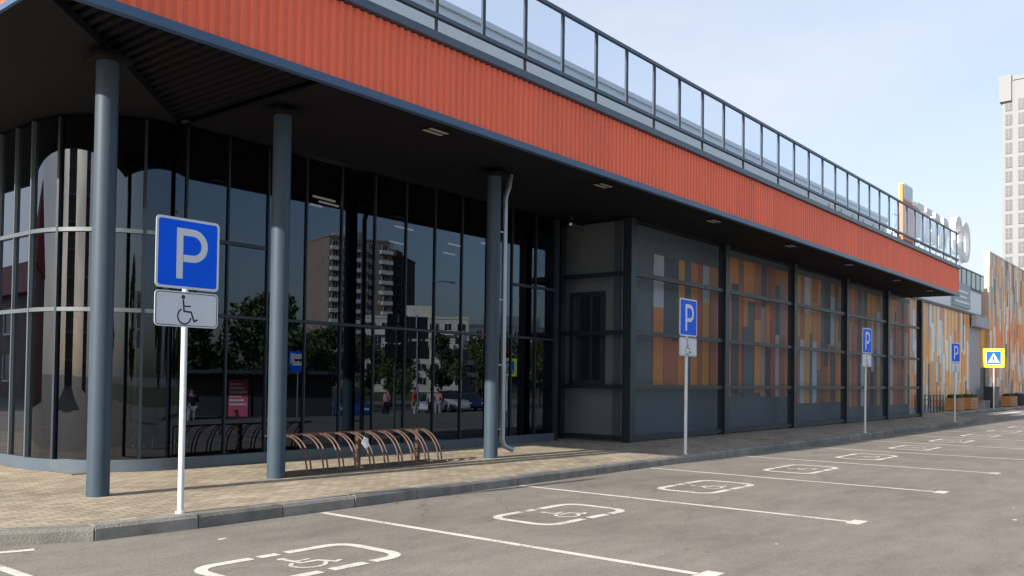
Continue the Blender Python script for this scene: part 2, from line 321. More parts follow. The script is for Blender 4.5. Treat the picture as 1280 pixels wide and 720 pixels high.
def copy_tree(o, parent=None):
    c = o.copy(); col.objects.link(c)
    if parent: c.parent = parent
    for ch in list(o.children): copy_tree(ch, c)
    return c
def inst(src, parent, loc):
    c = src.copy(); col.objects.link(c); c.parent = parent; c.location = loc; return c
def arc(cx, cy, r, a0, a1, n):
    return [(cx+r*math.cos(R(a0+(a1-a0)*i/n)), cy+r*math.sin(R(a0+(a1-a0)*i/n))) for i in range(n+1)]

# ------------------------------------------------------------------ ground, pavement, kerb, markings
G = .13                                                  # pavement level above the car park
def ground():
    b = MB(); ys = [-900, -200, -60, -22, -9, -3, 8, 40, 200, 900]; zs = [-1.5, -1.5, -1.5, -1.1, -.75, 0, 0, 0, 0, 0]
    xs = [-900, -200, -60, 0, 60, 120, 300, 900]
    vs = [(x, y, z) for y, z in zip(ys, zs) for x in xs]; n = len(xs)
    fs = [(j*n+i, j*n+i+1, (j+1)*n+i+1, (j+1)*n+i) for j in range(len(ys)-1) for i in range(n-1)]
    b.add(vs, fs); return struct(b.build('road', M['asphalt']), 'worn grey asphalt car park surface')
ground()
KL = [(2.15, 60), (2.2, 11.2), (2.35, 9.7), (2.65, 8.85), (3.15, 8.2), (4.0, 7.88)]       # outer kerb line
KL += [(x, 7.86) for x in range(5, 39)]
KL += [(39.6, 7.95), (41.0, 8.4), (42.5, 9.3), (44.2, 10.1), (46.5, 10.5), (50, 10.6)] + [(50+3*i, 10.6) for i in range(1, 36)]
def offset(pl, d):
    out = []
    for i, p in enumerate(pl):
        a = Vector(pl[max(i-1, 0)]); c = Vector(pl[min(i+1, len(pl)-1)]); t = (c-a).normalized(); out.append((p[0]-t.y*d, p[1]+t.x*d))
    return out
KI = offset(KL, .15)
b = MB(); pl = [(x, y) for x, y in KI]+[(155, 14), (62, 14), (62, 40), (4, 60)]
b.add([(x, y, G) for x, y in pl], [tuple(range(len(pl)))])
struct(b.build('pavement', M['paver']), 'beige block paved footway in front of the shop')
b = MB()
def resample(pl, step):
    out = [Vector(pl[0])]; need = step
    for i in range(len(pl)-1):
        a = Vector(pl[i]); c = Vector(pl[i+1]); L = (c-a).length; pos = 0
        while L-pos >= need: pos += need; out.append(a+(c-a)*(pos/L)); need = step
        need -= L-pos
    return out
kp = resample(KL[1:], 1.0)
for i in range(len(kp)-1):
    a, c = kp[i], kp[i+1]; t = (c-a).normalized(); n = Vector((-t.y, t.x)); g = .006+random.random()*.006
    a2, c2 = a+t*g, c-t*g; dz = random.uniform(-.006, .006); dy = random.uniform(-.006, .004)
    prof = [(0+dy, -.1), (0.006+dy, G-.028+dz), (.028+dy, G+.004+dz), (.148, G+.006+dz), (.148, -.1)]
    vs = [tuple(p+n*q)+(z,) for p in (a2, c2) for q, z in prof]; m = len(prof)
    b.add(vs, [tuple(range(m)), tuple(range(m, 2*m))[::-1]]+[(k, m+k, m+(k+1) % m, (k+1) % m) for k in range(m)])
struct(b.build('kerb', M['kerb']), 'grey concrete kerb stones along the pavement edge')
b = MB()                                                 # gutter mortar under and between the stones
for i in range(len(kp)-1):
    a, c = kp[i], kp[i+1]; t = (c-a).normalized(); n = Vector((-t.y, t.x))
    q = [a+n*.02, c+n*.02, c+n*.14, a+n*.14]
    b.add([tuple(p)+(z,) for z in (-.08, G-.02) for p in q], [(0,1,5,4),(4,5,6,7),(2,3,7,6)])
struct(b.build('kerb_bed', mat('kerb_mortar', (.16, .15, .135), .95)))

def flatfn(z):
    def fn(a, b_, k): return (a, b_, z)
    fn.flat = True; return fn
fl = flatfn(.004)
LX = [2.87, 6.34, 9.86, 13.45, 17.03, 20.6, 24.15, 27.7, 31.25, 34.8, 38.3]
for i, x in enumerate(LX):
    b = MB(); b.ribbon([(x, 7.8), (x-.01, 3.25)], .088, fl)
    b.ribbon([(x-.16, 3.17), (x+.16, 3.17)], .15, flatfn(.0045) if False else fl)
    if i == 0: b.ribbon([(3.02, 7.99), (3.35, 7.9)], .09, fl)
    o = b.build('parking_line', M['paint']); struct(o, 'white painted line between parking bays'); o['group'] = 'white bay lines'
def wheelchair(b, fn, w=.075, mi=0):
    """symbol about 1 high in a 0..1 square"""
    b.disc((.37, .93), .075, fn, 16, mi) if not getattr(fn, 'flat', False) else b.add([fn(.37+.08*math.cos(t*.3927), .93+.08*math.sin(t*.3927), 1) for t in range(16)], [tuple(range(16))], mi)
    b.ribbon([(.37, .84), (.41, .44), (.70, .42), (.83, .10), (.97, .17)], w, fn, mi=mi)
    b.ribbon([(.43, .62), (.68, .62)], w*.8, fn, mi=mi)
    b.ribbon(arc(.43, .27, .27, 118, 350, 26), w*.85, fn, mi=mi)
def bay_symbol(cx):
    b = MB(); x0, x1, y0, y1 = cx-.74, cx+.77, 5.45, 6.25; c = .2; w = .10
    tl = [(x0+.55, y1)]+arc(x0+c, y1-c, c, 90, 180, 5)+arc(x0+c, y0+c, c, 180, 270, 5)+[(x0+.62, y0)]
    br = [(x1-.36, y0)]+arc(x1-c, y0+c, c, -90, 0, 5)+arc(x1-c, y1-c, c, 0, 90, 5)+[(x1-.62, y1)]
    b.ribbon(tl, w, fl); b.ribbon(br, w, fl); b.ribbon([(x0+.62, y1), (x1-.70, y1)], w, fl); b.ribbon([(x0+.72, y0), (x1-.44, y0)], w, fl)
    def fn(a, q, k): return (cx-.24+a*.54, 5.62+q*.46, .004)
    fn.flat = True; wheelchair(b, fn, .085)
    o = b.build('bay_marking', M['paint']); struct(o, 'white stencilled wheelchair in a rounded frame on the asphalt'); o['group'] = 'painted wheelchair bay symbols'
for i in range(len(LX)-1): bay_symbol((LX[i]+LX[i+1])/2-(.06 if i == 0 else 0))
for k in range(5):
    b = MB(); b.add([(50.5, 9.3-k*1.0, .004), (58.5, 9.3-k*1.0, .004), (58.5, 9.8-k*1.0, .004), (50.5, 9.8-k*1.0, .004)], [(0, 1, 2, 3)])
    o = b.build('crossing_stripe', M['paint']); struct(o, 'white zebra crossing stripe'); o['group'] = 'zebra crossing stripes'
b = MB()
for x, y, s in [(12.4, 2.1, .02), (4.7, 7.2, .035), (11.3, 1.9, .03), (8.0, 3.3, .018)]:
    b.add([(x+s*1.6*math.cos(a), y+s*math.sin(a*1.1), .004) for a in (0, .8, 1.9, 2.7, 3.6, 4.4, 5.5)], [tuple(range(7))])
struct(b.build('paint_spots', M['paint']), 'small white paint drips on the asphalt')

# ------------------------------------------------------------------ the pavilion
SOF = 5.15                                               # underside of the canopy
YE, XL, XR = 8.74, 3.65, 39.85                           # canopy edges
YG = 11.90; XW = 5.55                                    # glass planes
pav = thing('shop_building', 'long glazed shop with orange canopy over the pavement and dark columns', 'building', (XL, YE, G))
def P(o, parent=pav):                                    # keep world coordinates while parenting under the pavilion
    o.parent = parent
    o.matrix_parent_inverse = Matrix.Translation(-Vector((XL, YE, G))) if parent is pav else Matrix.Identity(4)
    return o
# canopy ------------------------------------------------------------------
def wave(L, pitch=.13, d=.024):
    """trapezoidal sheet profile: (along, out)"""
    out = []; x = 0
    while x < L-pitch*.5:
        out += [(x, 0), (x+pitch*.40, 0), (x+pitch*.52, d), (x+pitch*.88, d)]; x += pitch
    return out+[(L, 0)]
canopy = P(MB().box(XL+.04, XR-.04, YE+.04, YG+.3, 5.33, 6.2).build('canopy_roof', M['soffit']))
def cp(o): return P(o, canopy)
b = MB(); w = wave(XR-XL-.02)
for (a0, o0), (a1, o1) in zip(w, w[1:]):
    b.add([(XL+.01+a0, YE-o0, 5.255), (XL+.01+a1, YE-o1, 5.255), (XL+.01+a1, YE-o1, 6.24), (XL+.01+a0, YE-o0, 6.24)], [(0, 1, 2, 3)])
cp(b.build('fascia', M['orange']))
b = MB(); w = wave(24)
for (a0, o0), (a1, o1) in zip(w, w[1:]):
    b.add([(XL-o0, YE+a0, 5.216), (XL-o1, YE+a1, 5.216), (XL-o1, YE+a1, 6.24), (XL-o0, YE+a0, 6.24)], [(3, 2, 1, 0)])
cp(b.build('fascia', M['orange']))
cp(MB().box(XL-.045, XR+.02, YE-.045, YE+.05, SOF-.005, 5.25).box(XL-.032, XL+.004, YE+.052, 32, SOF-.005, 5.215).build('lower_trim', M['trim'], bevel=.004))
cp(MB().box(XL-.09, XR+.03, YE-.09, YE+.12, 6.255, 6.37).box(XL-.09, XL+.12, YE+.122, 32, 6.255, 6.37).build('cap_flashing', M['navy'], bevel=.004))
cp(MB().box(XR-.035, XR+.015, YE+.052, YG, 5.3, 6.25).build('end_panel', M['orange']))
# ribbed soffit deck by the corner, flat deck further on
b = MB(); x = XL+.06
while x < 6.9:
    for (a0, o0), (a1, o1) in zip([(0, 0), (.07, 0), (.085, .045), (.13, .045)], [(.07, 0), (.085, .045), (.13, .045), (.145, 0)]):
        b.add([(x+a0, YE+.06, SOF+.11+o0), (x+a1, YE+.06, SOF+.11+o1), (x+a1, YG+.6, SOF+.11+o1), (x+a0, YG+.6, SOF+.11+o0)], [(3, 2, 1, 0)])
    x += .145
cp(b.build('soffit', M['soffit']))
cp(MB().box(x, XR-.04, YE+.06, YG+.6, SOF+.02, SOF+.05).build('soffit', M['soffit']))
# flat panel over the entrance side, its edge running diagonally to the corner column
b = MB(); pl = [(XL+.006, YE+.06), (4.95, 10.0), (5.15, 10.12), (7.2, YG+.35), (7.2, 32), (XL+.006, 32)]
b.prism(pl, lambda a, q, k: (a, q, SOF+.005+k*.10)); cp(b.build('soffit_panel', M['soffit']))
# soffit lights
f0 = MB().box(-.2, .2, -.11, .11, .0, .06).mesh('light_housing', M['soffit']); s0 = MB().box(-.19, .19, -.095, -.03, -.006, .01).mesh('lamp_strip', M['diffuser'])
for x in (9.4, 13.9, 18.45, 22.95, 27.6, 32.6, 36.9):
    h = bpy.data.objects.new('soffit_light', f0); col.objects.link(h); cp(h); h.location = (x, 9.13, SOF-.012)
    for y in (0, .125):
        s = bpy.data.objects.new('lamp_strip', s0); col.objects.link(s); s.parent = h; s.location = (0, y, 0)
# terrace balustrade --------------------------------------------------------
ter = P(MB().box(XL+.05, XR-.1, YE-.03, YE+.03, 7.66, 7.72).build('terrace_railing', M['navy']))
def tp(o): return P(o, ter)
tp(MB().box(XL+.05, XR-.1, YE-.035, YE+.035, 6.60, 6.66).build('bottom_rail', M['navy']))
pm = MB().box(-.02, .02, -.028, .028, 6.661, 7.659).mesh('railing_post', M['frame']); pf = MB().box(-.015, .015, -.02, .02, 6.371, 6.599).mesh('stub_post', M['frame'])
gm = MB().box(.022, .993, -.006, .006, 6.67, 7.65).mesh('glass_panel', M['railglass'])
em = MB().box(.022, .03, -.015, .015, 6.66, 7.66).mesh('edge_strip', M['navy'])
x = XL+.25; k = 0
while x < XR-.1:
    o = bpy.data.objects.new('railing_post', pm); col.objects.link(o); tp(o); o.location = (x, YE, 0)
    e = bpy.data.objects.new('edge_strip', em); col.objects.link(e); e.parent = o; e.location = (-.05, 0, 0)
    if k % 2: o = bpy.data.objects.new('stub_post', pf); col.objects.link(o); tp(o); o.location = (x, YE, 0)
    if x+1.015 < XR-.1: o = bpy.data.objects.new('glass_panel', gm); col.objects.link(o); tp(o); o.location = (x, YE, 0)
    x += 1.015; k += 1
# upper storey behind the terrace
P(MB().box(XL+2, 41, YG+.02, 34, 6.22, 8.72).build('upper_wall', M['cladlight']))
P(MB().box(XL+1.95, 41.1, YG-.04, YG+.3, 8.721, 8.85).build('upper_wall_cap', M['cladlight'], bevel=.01))
# columns ---------------------------------------------------------------------
for (x, y) in [(4.86, 9.90), (7.34, 10.02), (11.8, 10.02)]:
    b = MB(); b.tube([(0, 0, 0), (0, 0, SOF-.07-G)], .122, 40); pass
    o = b.build('steel_column', M['steel']); P(o); o.location = (x, y, G)
    c = MB().box(-.2, .2, -.2, .2, 0, .05).build('column_head', M['soffit'], o, (0, 0, SOF-.12-G))
# curtain wall ------------------------------------------------------------------
cw = P(MB().box(7.05, 16.2, YG-.055, YG+.05, G, G+.17).build('curtain_wall', M['sill'], bevel=.006))
def wp(o): return P(o, cw)
CX, CYc, CR = 7.05, YG+1.5, 1.5
def ring(b, r0, r1, z0, z1, a0=180, a1=270, n=36, mi=0):
    for i in range(n):
        t0, t1 = R(a0+(a1-a0)*i/n), R(a0+(a1-a0)*(i+1)/n)
        q = [(CX+r*math.cos(t), CYc+r*math.sin(t)) for r, t in ((r0, t0), (r1, t0), (r1, t1), (r0, t1))]
        fs = [(0, 3, 2, 1), (4, 5, 6, 7), (0, 1, 5, 4), (1, 2, 6, 5), (2, 3, 7, 6), (3, 0, 4, 7)]
        keep = [0, 1, 3, 5] + ([2] if i == 0 else []) + ([4] if i == n-1 else [])
        vs = [(x_, y_, z) for z in (z0, z1) for x_, y_ in q]
        b.add(vs, [fs[j] for j in keep], mi)
    b.sm = True; return b
TOP = SOF-.03
def merged(o):
    import bmesh
    bm = bmesh.new(); bm.from_mesh(o.data); bmesh.ops.remove_doubles(bm, verts=bm.verts, dist=.0004); bmesh.ops.recalc_face_normals(bm, faces=bm.faces)
    bm.to_mesh(o.data); bm.free(); o.data.set_sharp_from_angle(angle=R(35)); return o
wp(merged(ring(MB(), CR-.03, CR+.055, G, G+.17).build('curved_sill', M['sill'])))
wp(MB().box(XW-.055, XW+.05, CYc, 31, G, G+.17).build('side_sill', M['sill'], bevel=.006))
for z in (2.40, 3.52):
    wp(merged(ring(MB(), CR-.02, CR+.045, z-.028, z+.028).build('curved_transom', M['transom'])))
    wp(MB().box(XW-.045, XW+.02, CYc, 31, z-.028, z+.028).build('side_transom', M['transom']))
wp(MB().box(7.05, 16.13, YG-.03, YG+.02, 2.40-.022, 2.40+.022).build('transom', M['mullion']))
wp(MB().box(7.05, 8.42, YG-.043, YG+.018, 3.52-.028, 3.52+.028).build('transom', M['mullion']))
wp(MB().box(14.65, 16.13, YG-.043, YG+.018, 3.52-.028, 3.52+.028).build('transom', M['mullion']))
MU = [7.05, 7.75, 8.47, 9.22, 9.97, 10.73, 11.50, 12.27, 13.04, 13.80, 14.62, 15.45]
mm = MB().box(-.012, .012, -.035, .02, G+.171, TOP).mesh('mullion', M['mullion'])
for x in MU: o = bpy.data.objects.new('mullion', mm); col.objects.link(o); wp(o); o.location = (x, YG, 0)
for i, x in enumerate(MU):
    x1 = MU[i+1] if i+1 < len(MU) else 16.15
    for z0, z1 in ((G+.172, 2.37), (2.43, TOP)):
        t = random.uniform(-.0015, .0015)
        b = MB(); b.add([(x+.024, YG+t, z0), (x1-.024, YG-t, z0), (x1-.024, YG-t*.5, z1), (x+.024, YG+t*.4, z1),
                         (x+.024, YG+.02, z0), (x1-.024, YG+.02, z0), (x1-.024, YG+.02, z1), (x+.024, YG+.02, z1)],
                        [(0, 1, 2, 3), (5, 4, 7, 6), (4, 0, 3, 7), (1, 5, 6, 2), (3, 2, 6, 7), (4, 5, 1, 0)])
        wp(b.build('glass_pane', M['glass']))
CA = [180, 202.5, 225, 247.5, 270]
for i, a in enumerate(CA[:-1]):
    for z0, z1 in ((G+.172, 2.37), (2.43, 3.49), (3.55, TOP)):
        wp(merged(ring(MB(), CR-.02, CR, z0, z1, a+.9, CA[i+1]-.9, 14).build('curved_glass_pane', M['sideglass'] if i < 3 else M['glass'])))
    b = MB(); t = R(a); c_, s_ = math.cos(t), math.sin(t)
    q = [(CX+r*c_-w_*s_, CYc+r*s_+w_*c_) for r, w_ in ((CR-.02, -.018), (CR+.05, -.018), (CR+.05, .018), (CR-.02, .018))]
    b.add([(x_, y_, z) for z in (G+.171, TOP) for x_, y_ in q], [(0, 3, 2, 1), (4, 5, 6, 7), (0, 1, 5, 4), (1, 2, 6, 5), (2, 3, 7, 6), (3, 0, 4, 7)])
    wp(b.build('mullion', M['transom'] if i == 0 else M['mullion']))
y = CYc; sm = MB().box(-.04, .02, -.013, .013, G+.171, TOP).mesh('mullion', M['transom'])
while y < 30:
    y1 = y+.57
    if y > CYc+.1: o = bpy.data.objects.new('mullion', sm); col.objects.link(o); wp(o); o.location = (XW, y, 0)
    for z0, z1 in ((G+.172, 2.37), (2.43, 3.49), (3.55, TOP)):
        if y < 19 or z0 < 1: wp(MB().box(XW, XW+.02, y+.022, y1-.022, z0, z1 if y < 19 else TOP).build('glass_pane', M['sideglass']))
    y = y1
# rooms behind the glass
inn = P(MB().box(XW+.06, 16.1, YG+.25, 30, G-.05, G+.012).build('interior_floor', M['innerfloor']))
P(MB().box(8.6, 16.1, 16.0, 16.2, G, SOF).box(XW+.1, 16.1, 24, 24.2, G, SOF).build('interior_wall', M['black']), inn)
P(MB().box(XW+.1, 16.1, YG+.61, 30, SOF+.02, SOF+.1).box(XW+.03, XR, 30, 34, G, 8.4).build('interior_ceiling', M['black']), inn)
for (x, y, l) in [(9.95, 12.35, .55), (10.3, 12.65, .5), (10.25, 12.95, .3), (12.9, 13.4, .6), (15.2, 14.1, .5), (15.6, 13.4, .6), (14.2, 15.0, .5), (17.2-1, 15.2, .5)]:
    o = MB().box(-l/2, l/2, -.015, .015, 0, .03).build('interior_light', M['lampwhite']); P(o, inn); o.location = (x, y, 4.6); o.rotation_euler.z = R(8)
# projecting screened block ---------------------------------------------------------
XB, YB = 16.97, 10.42
ORG = [('wall_grey', (.085, .11, .14)), ('rust', (.42, .12, .055)), ('orange', (.60, .215, .045)), ('brown', (.25, .12, .075)), ('slate', (.05, .065, .08)), ('pale', (.46, .52, .60)), ('amber', (.62, .29, .05)), ('mauve', (.36, .25, .27))]
PAL = [mat(n_, c_, .55, var=.06) for n_, c_ in ORG]
def strips(b, x0, x1, z0, z1, y, weights, w=(.2, .34), seg=(.8, 2.6), zb=None, zc=None):
    x = x0
    while x < x1-.05:
        ww = min(random.uniform(*w), x1-x); z = z0 if zb is None else zb(x); out = random.uniform(.0, .03)
        while z < z1-.01:
            h = random.uniform(*seg); z2 = min(z1, z+h)
            if z1-z2 < .35: z2 = z1
            wt = weights if zc is None else zc(x, (z+z2)/2, weights)
            mi = random.choices(range(len(wt)), wt)[0]
            b.add([(x+.004, y-out, z), (x+ww-.004, y-out, z), (x+ww-.004, y-out, z2), (x+.004, y-out, z2)], [(0, 1, 2, 3)], mi)
            b.add([(x+.004, y-out, z), (x+.004, y-out, z2), (x+.004, y+.06, z2), (x+.004, y+.06, z)], [(0, 1, 2, 3)], mi)
            b.add([(x+ww-.004, y-out, z), (x+ww-.004, y+.06, z), (x+ww-.004, y+.06, z2), (x+ww-.004, y-out, z2)], [(0, 1, 2, 3)], mi)
            z = z2
        x += ww
b = MB(); b.box(XB+.28, XR+.6, YB+.38, YB+.6, G, SOF)                        # front wall
def zb(x): return 1.38 if x < 22.1 else random.choice((1.08, 1.08, 1.2)) if x < 26.9 else (.85 if x < 31.6 else .66)
strips(b, 18.65, 22.4, 1, 4.55, YB+.375, [.7, 3, 3.4, 1.6, 2.0, 1.3, 1.6, .5], w=(.26, .50), seg=(1.1, 3.2), zb=zb)
strips(b, 22.4, XR+.55, 1, 4.95, YB+.375, [.7, 3, 3.4, 1.6, 2.0, 1.3, 1.6, .5], w=(.26, .50), seg=(1.1, 3.2), zb=zb)
wall = P(b.build('clad_wall', PAL))
def cwp(o): return P(o, wall)
# side wall facing the corner, with a window (built round the opening)
ya, yb2, za, zb3 = 11.30, 12.15, 1.45, 3.48
b = MB()
XS = XB+.28
b.box(XS, XS+.2, YB+.601, ya, G, SOF).box(XS, XS+.2, yb2, 12.395, G, SOF).box(XS, XS+.2, ya, yb2, G, za).box(XS, XS+.2, ya, yb2, zb3, SOF)
for z in [G+.35*k for k in range(1, 14)]:
    for y0, y1 in ((YB+.601, ya-.07), (yb2+.07, 12.39)): b.box(XS-.006, XS-.0005, y0, y1, z, z+.34)
cwp(b.build('side_wall', M['cladgrey']))
fr = MB().box(XS-.05, XS+.06, ya-.08, ya+.05, za-.05, zb3+.08).box(XS-.05, XS+.06, yb2-.05, yb2+.06, za-.05, zb3+.08).box(XS-.05, XS+.06, ya+.051, yb2-.051, zb3-.02, zb3+.08).box(XS-.05, XS+.06, ya+.051, yb2-.051, za-.05, za+.05).box(XS-.01, XS+.05, 11.62, 11.66, za+.051, zb3-.021)
win = cwp(fr.build('window', M['frame']))
MB().box(XS+.02, XS+.035, ya+.051, yb2-.051, za+.051, zb3-.021).build('pane', M['clear'], win)
MB().box(XS+.1, XS+.19, ya-.2, yb2+.2, za-.2, zb3+.2).build('blind', M['black'], win)
# steel screen frame standing off the wall
scr = P(MB().box(XB-.11, XB+.11, YB-.11, YB+.11, G, SOF-.03).build('screen_frame', M['frame'], bevel=.006))
def sp_(o): return P(o, scr)
FX = [XB+4.72*k for k in range(6)]
for x in FX[1:]: sp_(MB().box(x-.12, x+.12, YB-.11, YB+.11, G, SOF-.03).build('screen_post', M['frame'], bevel=.006))
sp_(MB().box(XB-.09, XB+.09, 12.22, 12.4, G, SOF-.03).build('screen_post', M['frame']))
sp_(MB().box(16.14, 16.26, YG-.06, YG+.5, G, SOF-.03).box(16.261, XB+.3, YG+.5, YG+.6, G, SOF-.03).build('return_post', M['frame']))
for z in (.22, 1.36, 2.58, 3.9):
    for a, c in zip(FX, FX[1:]):
        sp_(MB().box(a+.121, c-.121, YB-.05, YB+.05, z-.05, z+.05).build('screen_rail', M['frame']))
    sp_(MB().box(XB-.05, XB+.05, YB+.111, 12.219, z-.05, z+.05).build('screen_rail', M['frame']))
for a, c in zip(FX, FX[1:]):
    for z0, z1 in ((.271, 1.309), (1.411, 2.529), (2.631, 3.849), (3.951, SOF-.04)):
        sp_(MB().box(a+.122, c-.122, YB-.004, YB+.004, z0, z1).build('mesh_panel', M['mesh']))
for z0, z1 in ((.271, 1.309), (1.411, 2.529), (2.631, 3.849), (3.951, SOF-.04)):
    sp_(MB().box(XB-.004, XB+.004, YB+.112, 12.218, z0, z1).build('mesh_panel', M['mesh']))
# rainwater pipe beside the third column
b = MB(); px, py = 12.13, 10.04
b.tube([(px+.12, py-.02, SOF), (px+.08, py-.01, 4.92), (px, py, 4.72), (px, py, .42), (px+.03, py-.03, .32), (px+.17, py-.12, .25)], .048, 18)
dp = P(b.build('drainpipe', M['zinc']))
for z in (.62, 1.75, 2.9, 4.1): P(MB().box(px-.22, px-.04, py-.012, py+.012, z-.012, z+.012).build('pipe_bracket', M['zinc']), dp)

cm = thing('security_camera', 'small dark twin camera under the canopy above the glass corner', 'camera', (16.2, 11.5, SOF))
MB().box(-.06, .06, -.04, .04, -.06, 0).box(-.015, .015, -.015, .015, -.16, -.061).build('mount', M['frame'], cm)
for sx in (-.16, .16):
    MB().tube([(sx*.3, 0, -.16), (sx*1.6, -.18, -.22)], .05, 14).build('camera_head', M['frame'], cm)
    MB().tube([(sx*1.6, -.181, -.2201), (sx*1.64, -.19, -.223)], .035, 14).build('lens', M['signwhite'], cm)

# planter with a small tree inside the glazed corner
pt = thing('indoor_planter', 'terracotta planter with a small leafy shrub behind the curved glass', 'planter', (6.75, 13.1, G+.012))
MB().tube([(0, 0, 0), (0, 0, .42), (0, 0, .46)], .15, 20, r1=.21).build('pot', M['terracotta'], pt)
b = MB()
for i in range(260):
    a = random.uniform(0, 6.28); r_ = random.uniform(0, .26); z = random.uniform(.5, 1.15); s = .05
    c0 = Vector((r_*math.cos(a), r_*math.sin(a), z)); d1 = Vector([random.uniform(-1, 1) for _ in range(3)]).normalized()*s; d2 = Vector([random.uniform(-1, 1) for _ in range(3)]).normalized()*s
    b.add([c0-d1, c0+d2, c0+d1, c0-d2], [(0, 1, 2, 3)])
b.build('foliage', M['leaf'], pt); MB().tube([(0, 0, .4), (.02, 0, .9)], .015, 8).build('stem', M['bark'], pt)

# ------------------------------------------------------------------ parking signs
def rrect(w, h, r, n=5):
    pts = []
    for cx, cz, a in ((w/2-r, h/2-r, 0), (-w/2+r, h/2-r, 90), (-w/2+r, -h/2+r, 180), (w/2-r, -h/2+r, 270)): pts += arc(cx, cz, r, a, a+90, n)
    return pts
def parking_sign():
    t = thing('parking_sign', '', 'sign')
    MB().tube([(0, 0, 0), (0, 0, 2.88)], .03, 20).tube([(0, 0, 0), (0, 0, .02)], .05, 16).build('pole', M['polewhite'], t)
    MB().tube([(0, 0, 2.88), (0, 0, 2.89)], .033, 16).build('pole_cap', M['signblack'], t)
    for zc, w, h, nm in ((2.57, .70, .70, 'parking_plate'), (2.02, .70, .35, 'disability_plate')):
        def fn(y0, y1): return lambda a, q, k: (a, y0+(y1-y0)*k, zc+q)
        p = MB().prism(rrect(w, h, .045), fn(-.034, -.040)).build(nm, M['signwhite'], t)
        if h > .5:
            MB().prism(rrect(w-.05, h-.05, .03), fn(-.0402, -.0412)).build('blue_field', M['signblue'], p)
            b = MB(); f2 = fn(-.0414, -.0424)
            b.ribbon([(-.095, -.25), (-.095, .215), (.05, .215)]+arc(.05, .085, .13, 90, -90, 14)+[(-.055, -.045)], .07, f2)
            b.build('letter_p', M['signwhite'], p)
        else:
            MB().ribbon(rrect(w-.03, h-.03, .035), .007, fn(-.0402, -.0408), closed=True).build('black_border', M['signblack'], p)
            b = MB(); f2 = lambda a, q, k: (-.145+a*.27, -.0402-.001*k, zc-.145+q*.285)
            wheelchair(b, f2, .065); b.build('wheelchair_symbol', M['signblack'], p)
        for dz in (-.12, .12) if h > .5 else (0,):
            MB().box(-.06, .06, -.033, .033, zc+dz-.012, zc+dz+.012).build('clamp', M['zinc'], p)
    return t
ps = parking_sign()
PL = [(4.82, 8.12, 'nearest blue parking sign with wheelchair plate, in front of the curved glass corner'),
      (15.05, 7.99, 'second blue parking sign with wheelchair plate, in front of the first orange clad bay'),
      (25.5, 7.98, 'third blue parking sign with wheelchair plate, before the far bays of the dark screen'),
      (35.9, 8.0, 'farthest blue parking sign with wheelchair plate, before the striped orange facade')]
for i, (x, y, l) in enumerate(PL):
    o = ps if i == 0 else copy_tree(ps)
    o.location = (x, y, G); o['label'] = l; o['group'] = 'disabled parking signs along the kerb'; o.rotation_euler = (R([.4, 0, .3, -.4][i]), R([-.2, .2, 0, .4][i]), R([1.5, 1, -2, -12][i]))

def crossing_sign(label, loc, rz, size=1.08, pole=2.4):
    t = thing('crossing_sign', label, 'sign', loc, rz, 'pedestrian crossing signs')
    MB().tube([(0, 0, 0), (0, 0, pole+size)], .035, 14).build('pole', M['polewhite'], t)
    zc = pole+size/2; s = size
    def fn(y0, y1): return lambda a, q, k: (a*s, y0+(y1-y0)*k, zc+q*s)
    p = MB().prism(rrect(1, 1, .03), fn(-.036, -.044)).build('plate', M['fluoro'], t)
    MB().prism(rrect(.68, .68, .02), fn(-.0442, -.0452)).build('blue_field', M['signblue'], p)
    MB().prism([(-.29, -.26), (.29, -.26), (0, .27)], fn(-.0454, -.0464)).build('white_triangle', M['signwhite'], p)
    b = MB(); f2 = fn(-.0466, -.0476); b.disc((.01, .12), .032, f2, 12)
    b.ribbon([(.0, .075), (-.01, -.06)], .06, f2); b.ribbon([(-.01, -.05), (-.07, -.21)], .035, f2); b.ribbon([(-.005, -.05), (.04, -.13), (.06, -.21)], .035, f2)
    b.ribbon([(.0, .06), (.06, .0), (.09, -.02)], .022, f2); b.ribbon([(.0, .06), (-.06, .0), (-.07, -.05)], .022, f2)
    for k in range(4): b.ribbon([(-.21+k*.12, -.255), (-.17+k*.12, -.215)], .03, f2)
    b.build('walking_figure', M['signblack'], p)
    return t
crossing_sign('yellow edged pedestrian crossing sign beside the far striped facade', (56.8, 10.62, G), R(-87))
crossing_sign('yellow edged crossing sign across the car park, seen mirrored in the glass', (34.8, -4.6, -.2), R(-155), .9, 1.85)

# ------------------------------------------------------------------ bicycle rack
rk = thing('bike_rack', 'brown tubular bicycle rack with curved arches on the pavement', 'bike rack', (7.8, 9.97, G))
n_arch = 10; sp = .292
am = MB(); prof = [(.0, .03), (.03, .18), (.09, .31), (.18, .415), (.29, .485), (.40, .52), (.5, .53)]
def smooth(pts, n=4):
    out = []
    for i in range(len(pts)-1):
        p0 = Vector(pts[max(i-1, 0)]); p1 = Vector(pts[i]); p2 = Vector(pts[i+1]); p3 = Vector(pts[min(i+2, len(pts)-1)])
        for k in range(n):
            t = k/n; out.append(.5*((2*p1)+(p2-p0)*t+(2*p0-5*p1+4*p2-p3)*t*t+(3*p1-p0-3*p2+p3)*t**3))
    return out+[Vector(pts[-1])]
am.tube([(0, y, z) for y, z in smooth(prof)], .0125, 10)
am = am.mesh('arch_tube', M['rackbrown'])
for i in range(n_arch):
    for dx in (0, .075):
        o = bpy.data.objects.new('arch_tube', am); col.objects.link(o); o.parent = rk; o.location = (.02+i*sp+dx, 0, 0)
        o.rotation_euler = (0, 0, R(random.uniform(-1.5, 1.5)))
Lr = sp*(n_arch-1)+.14
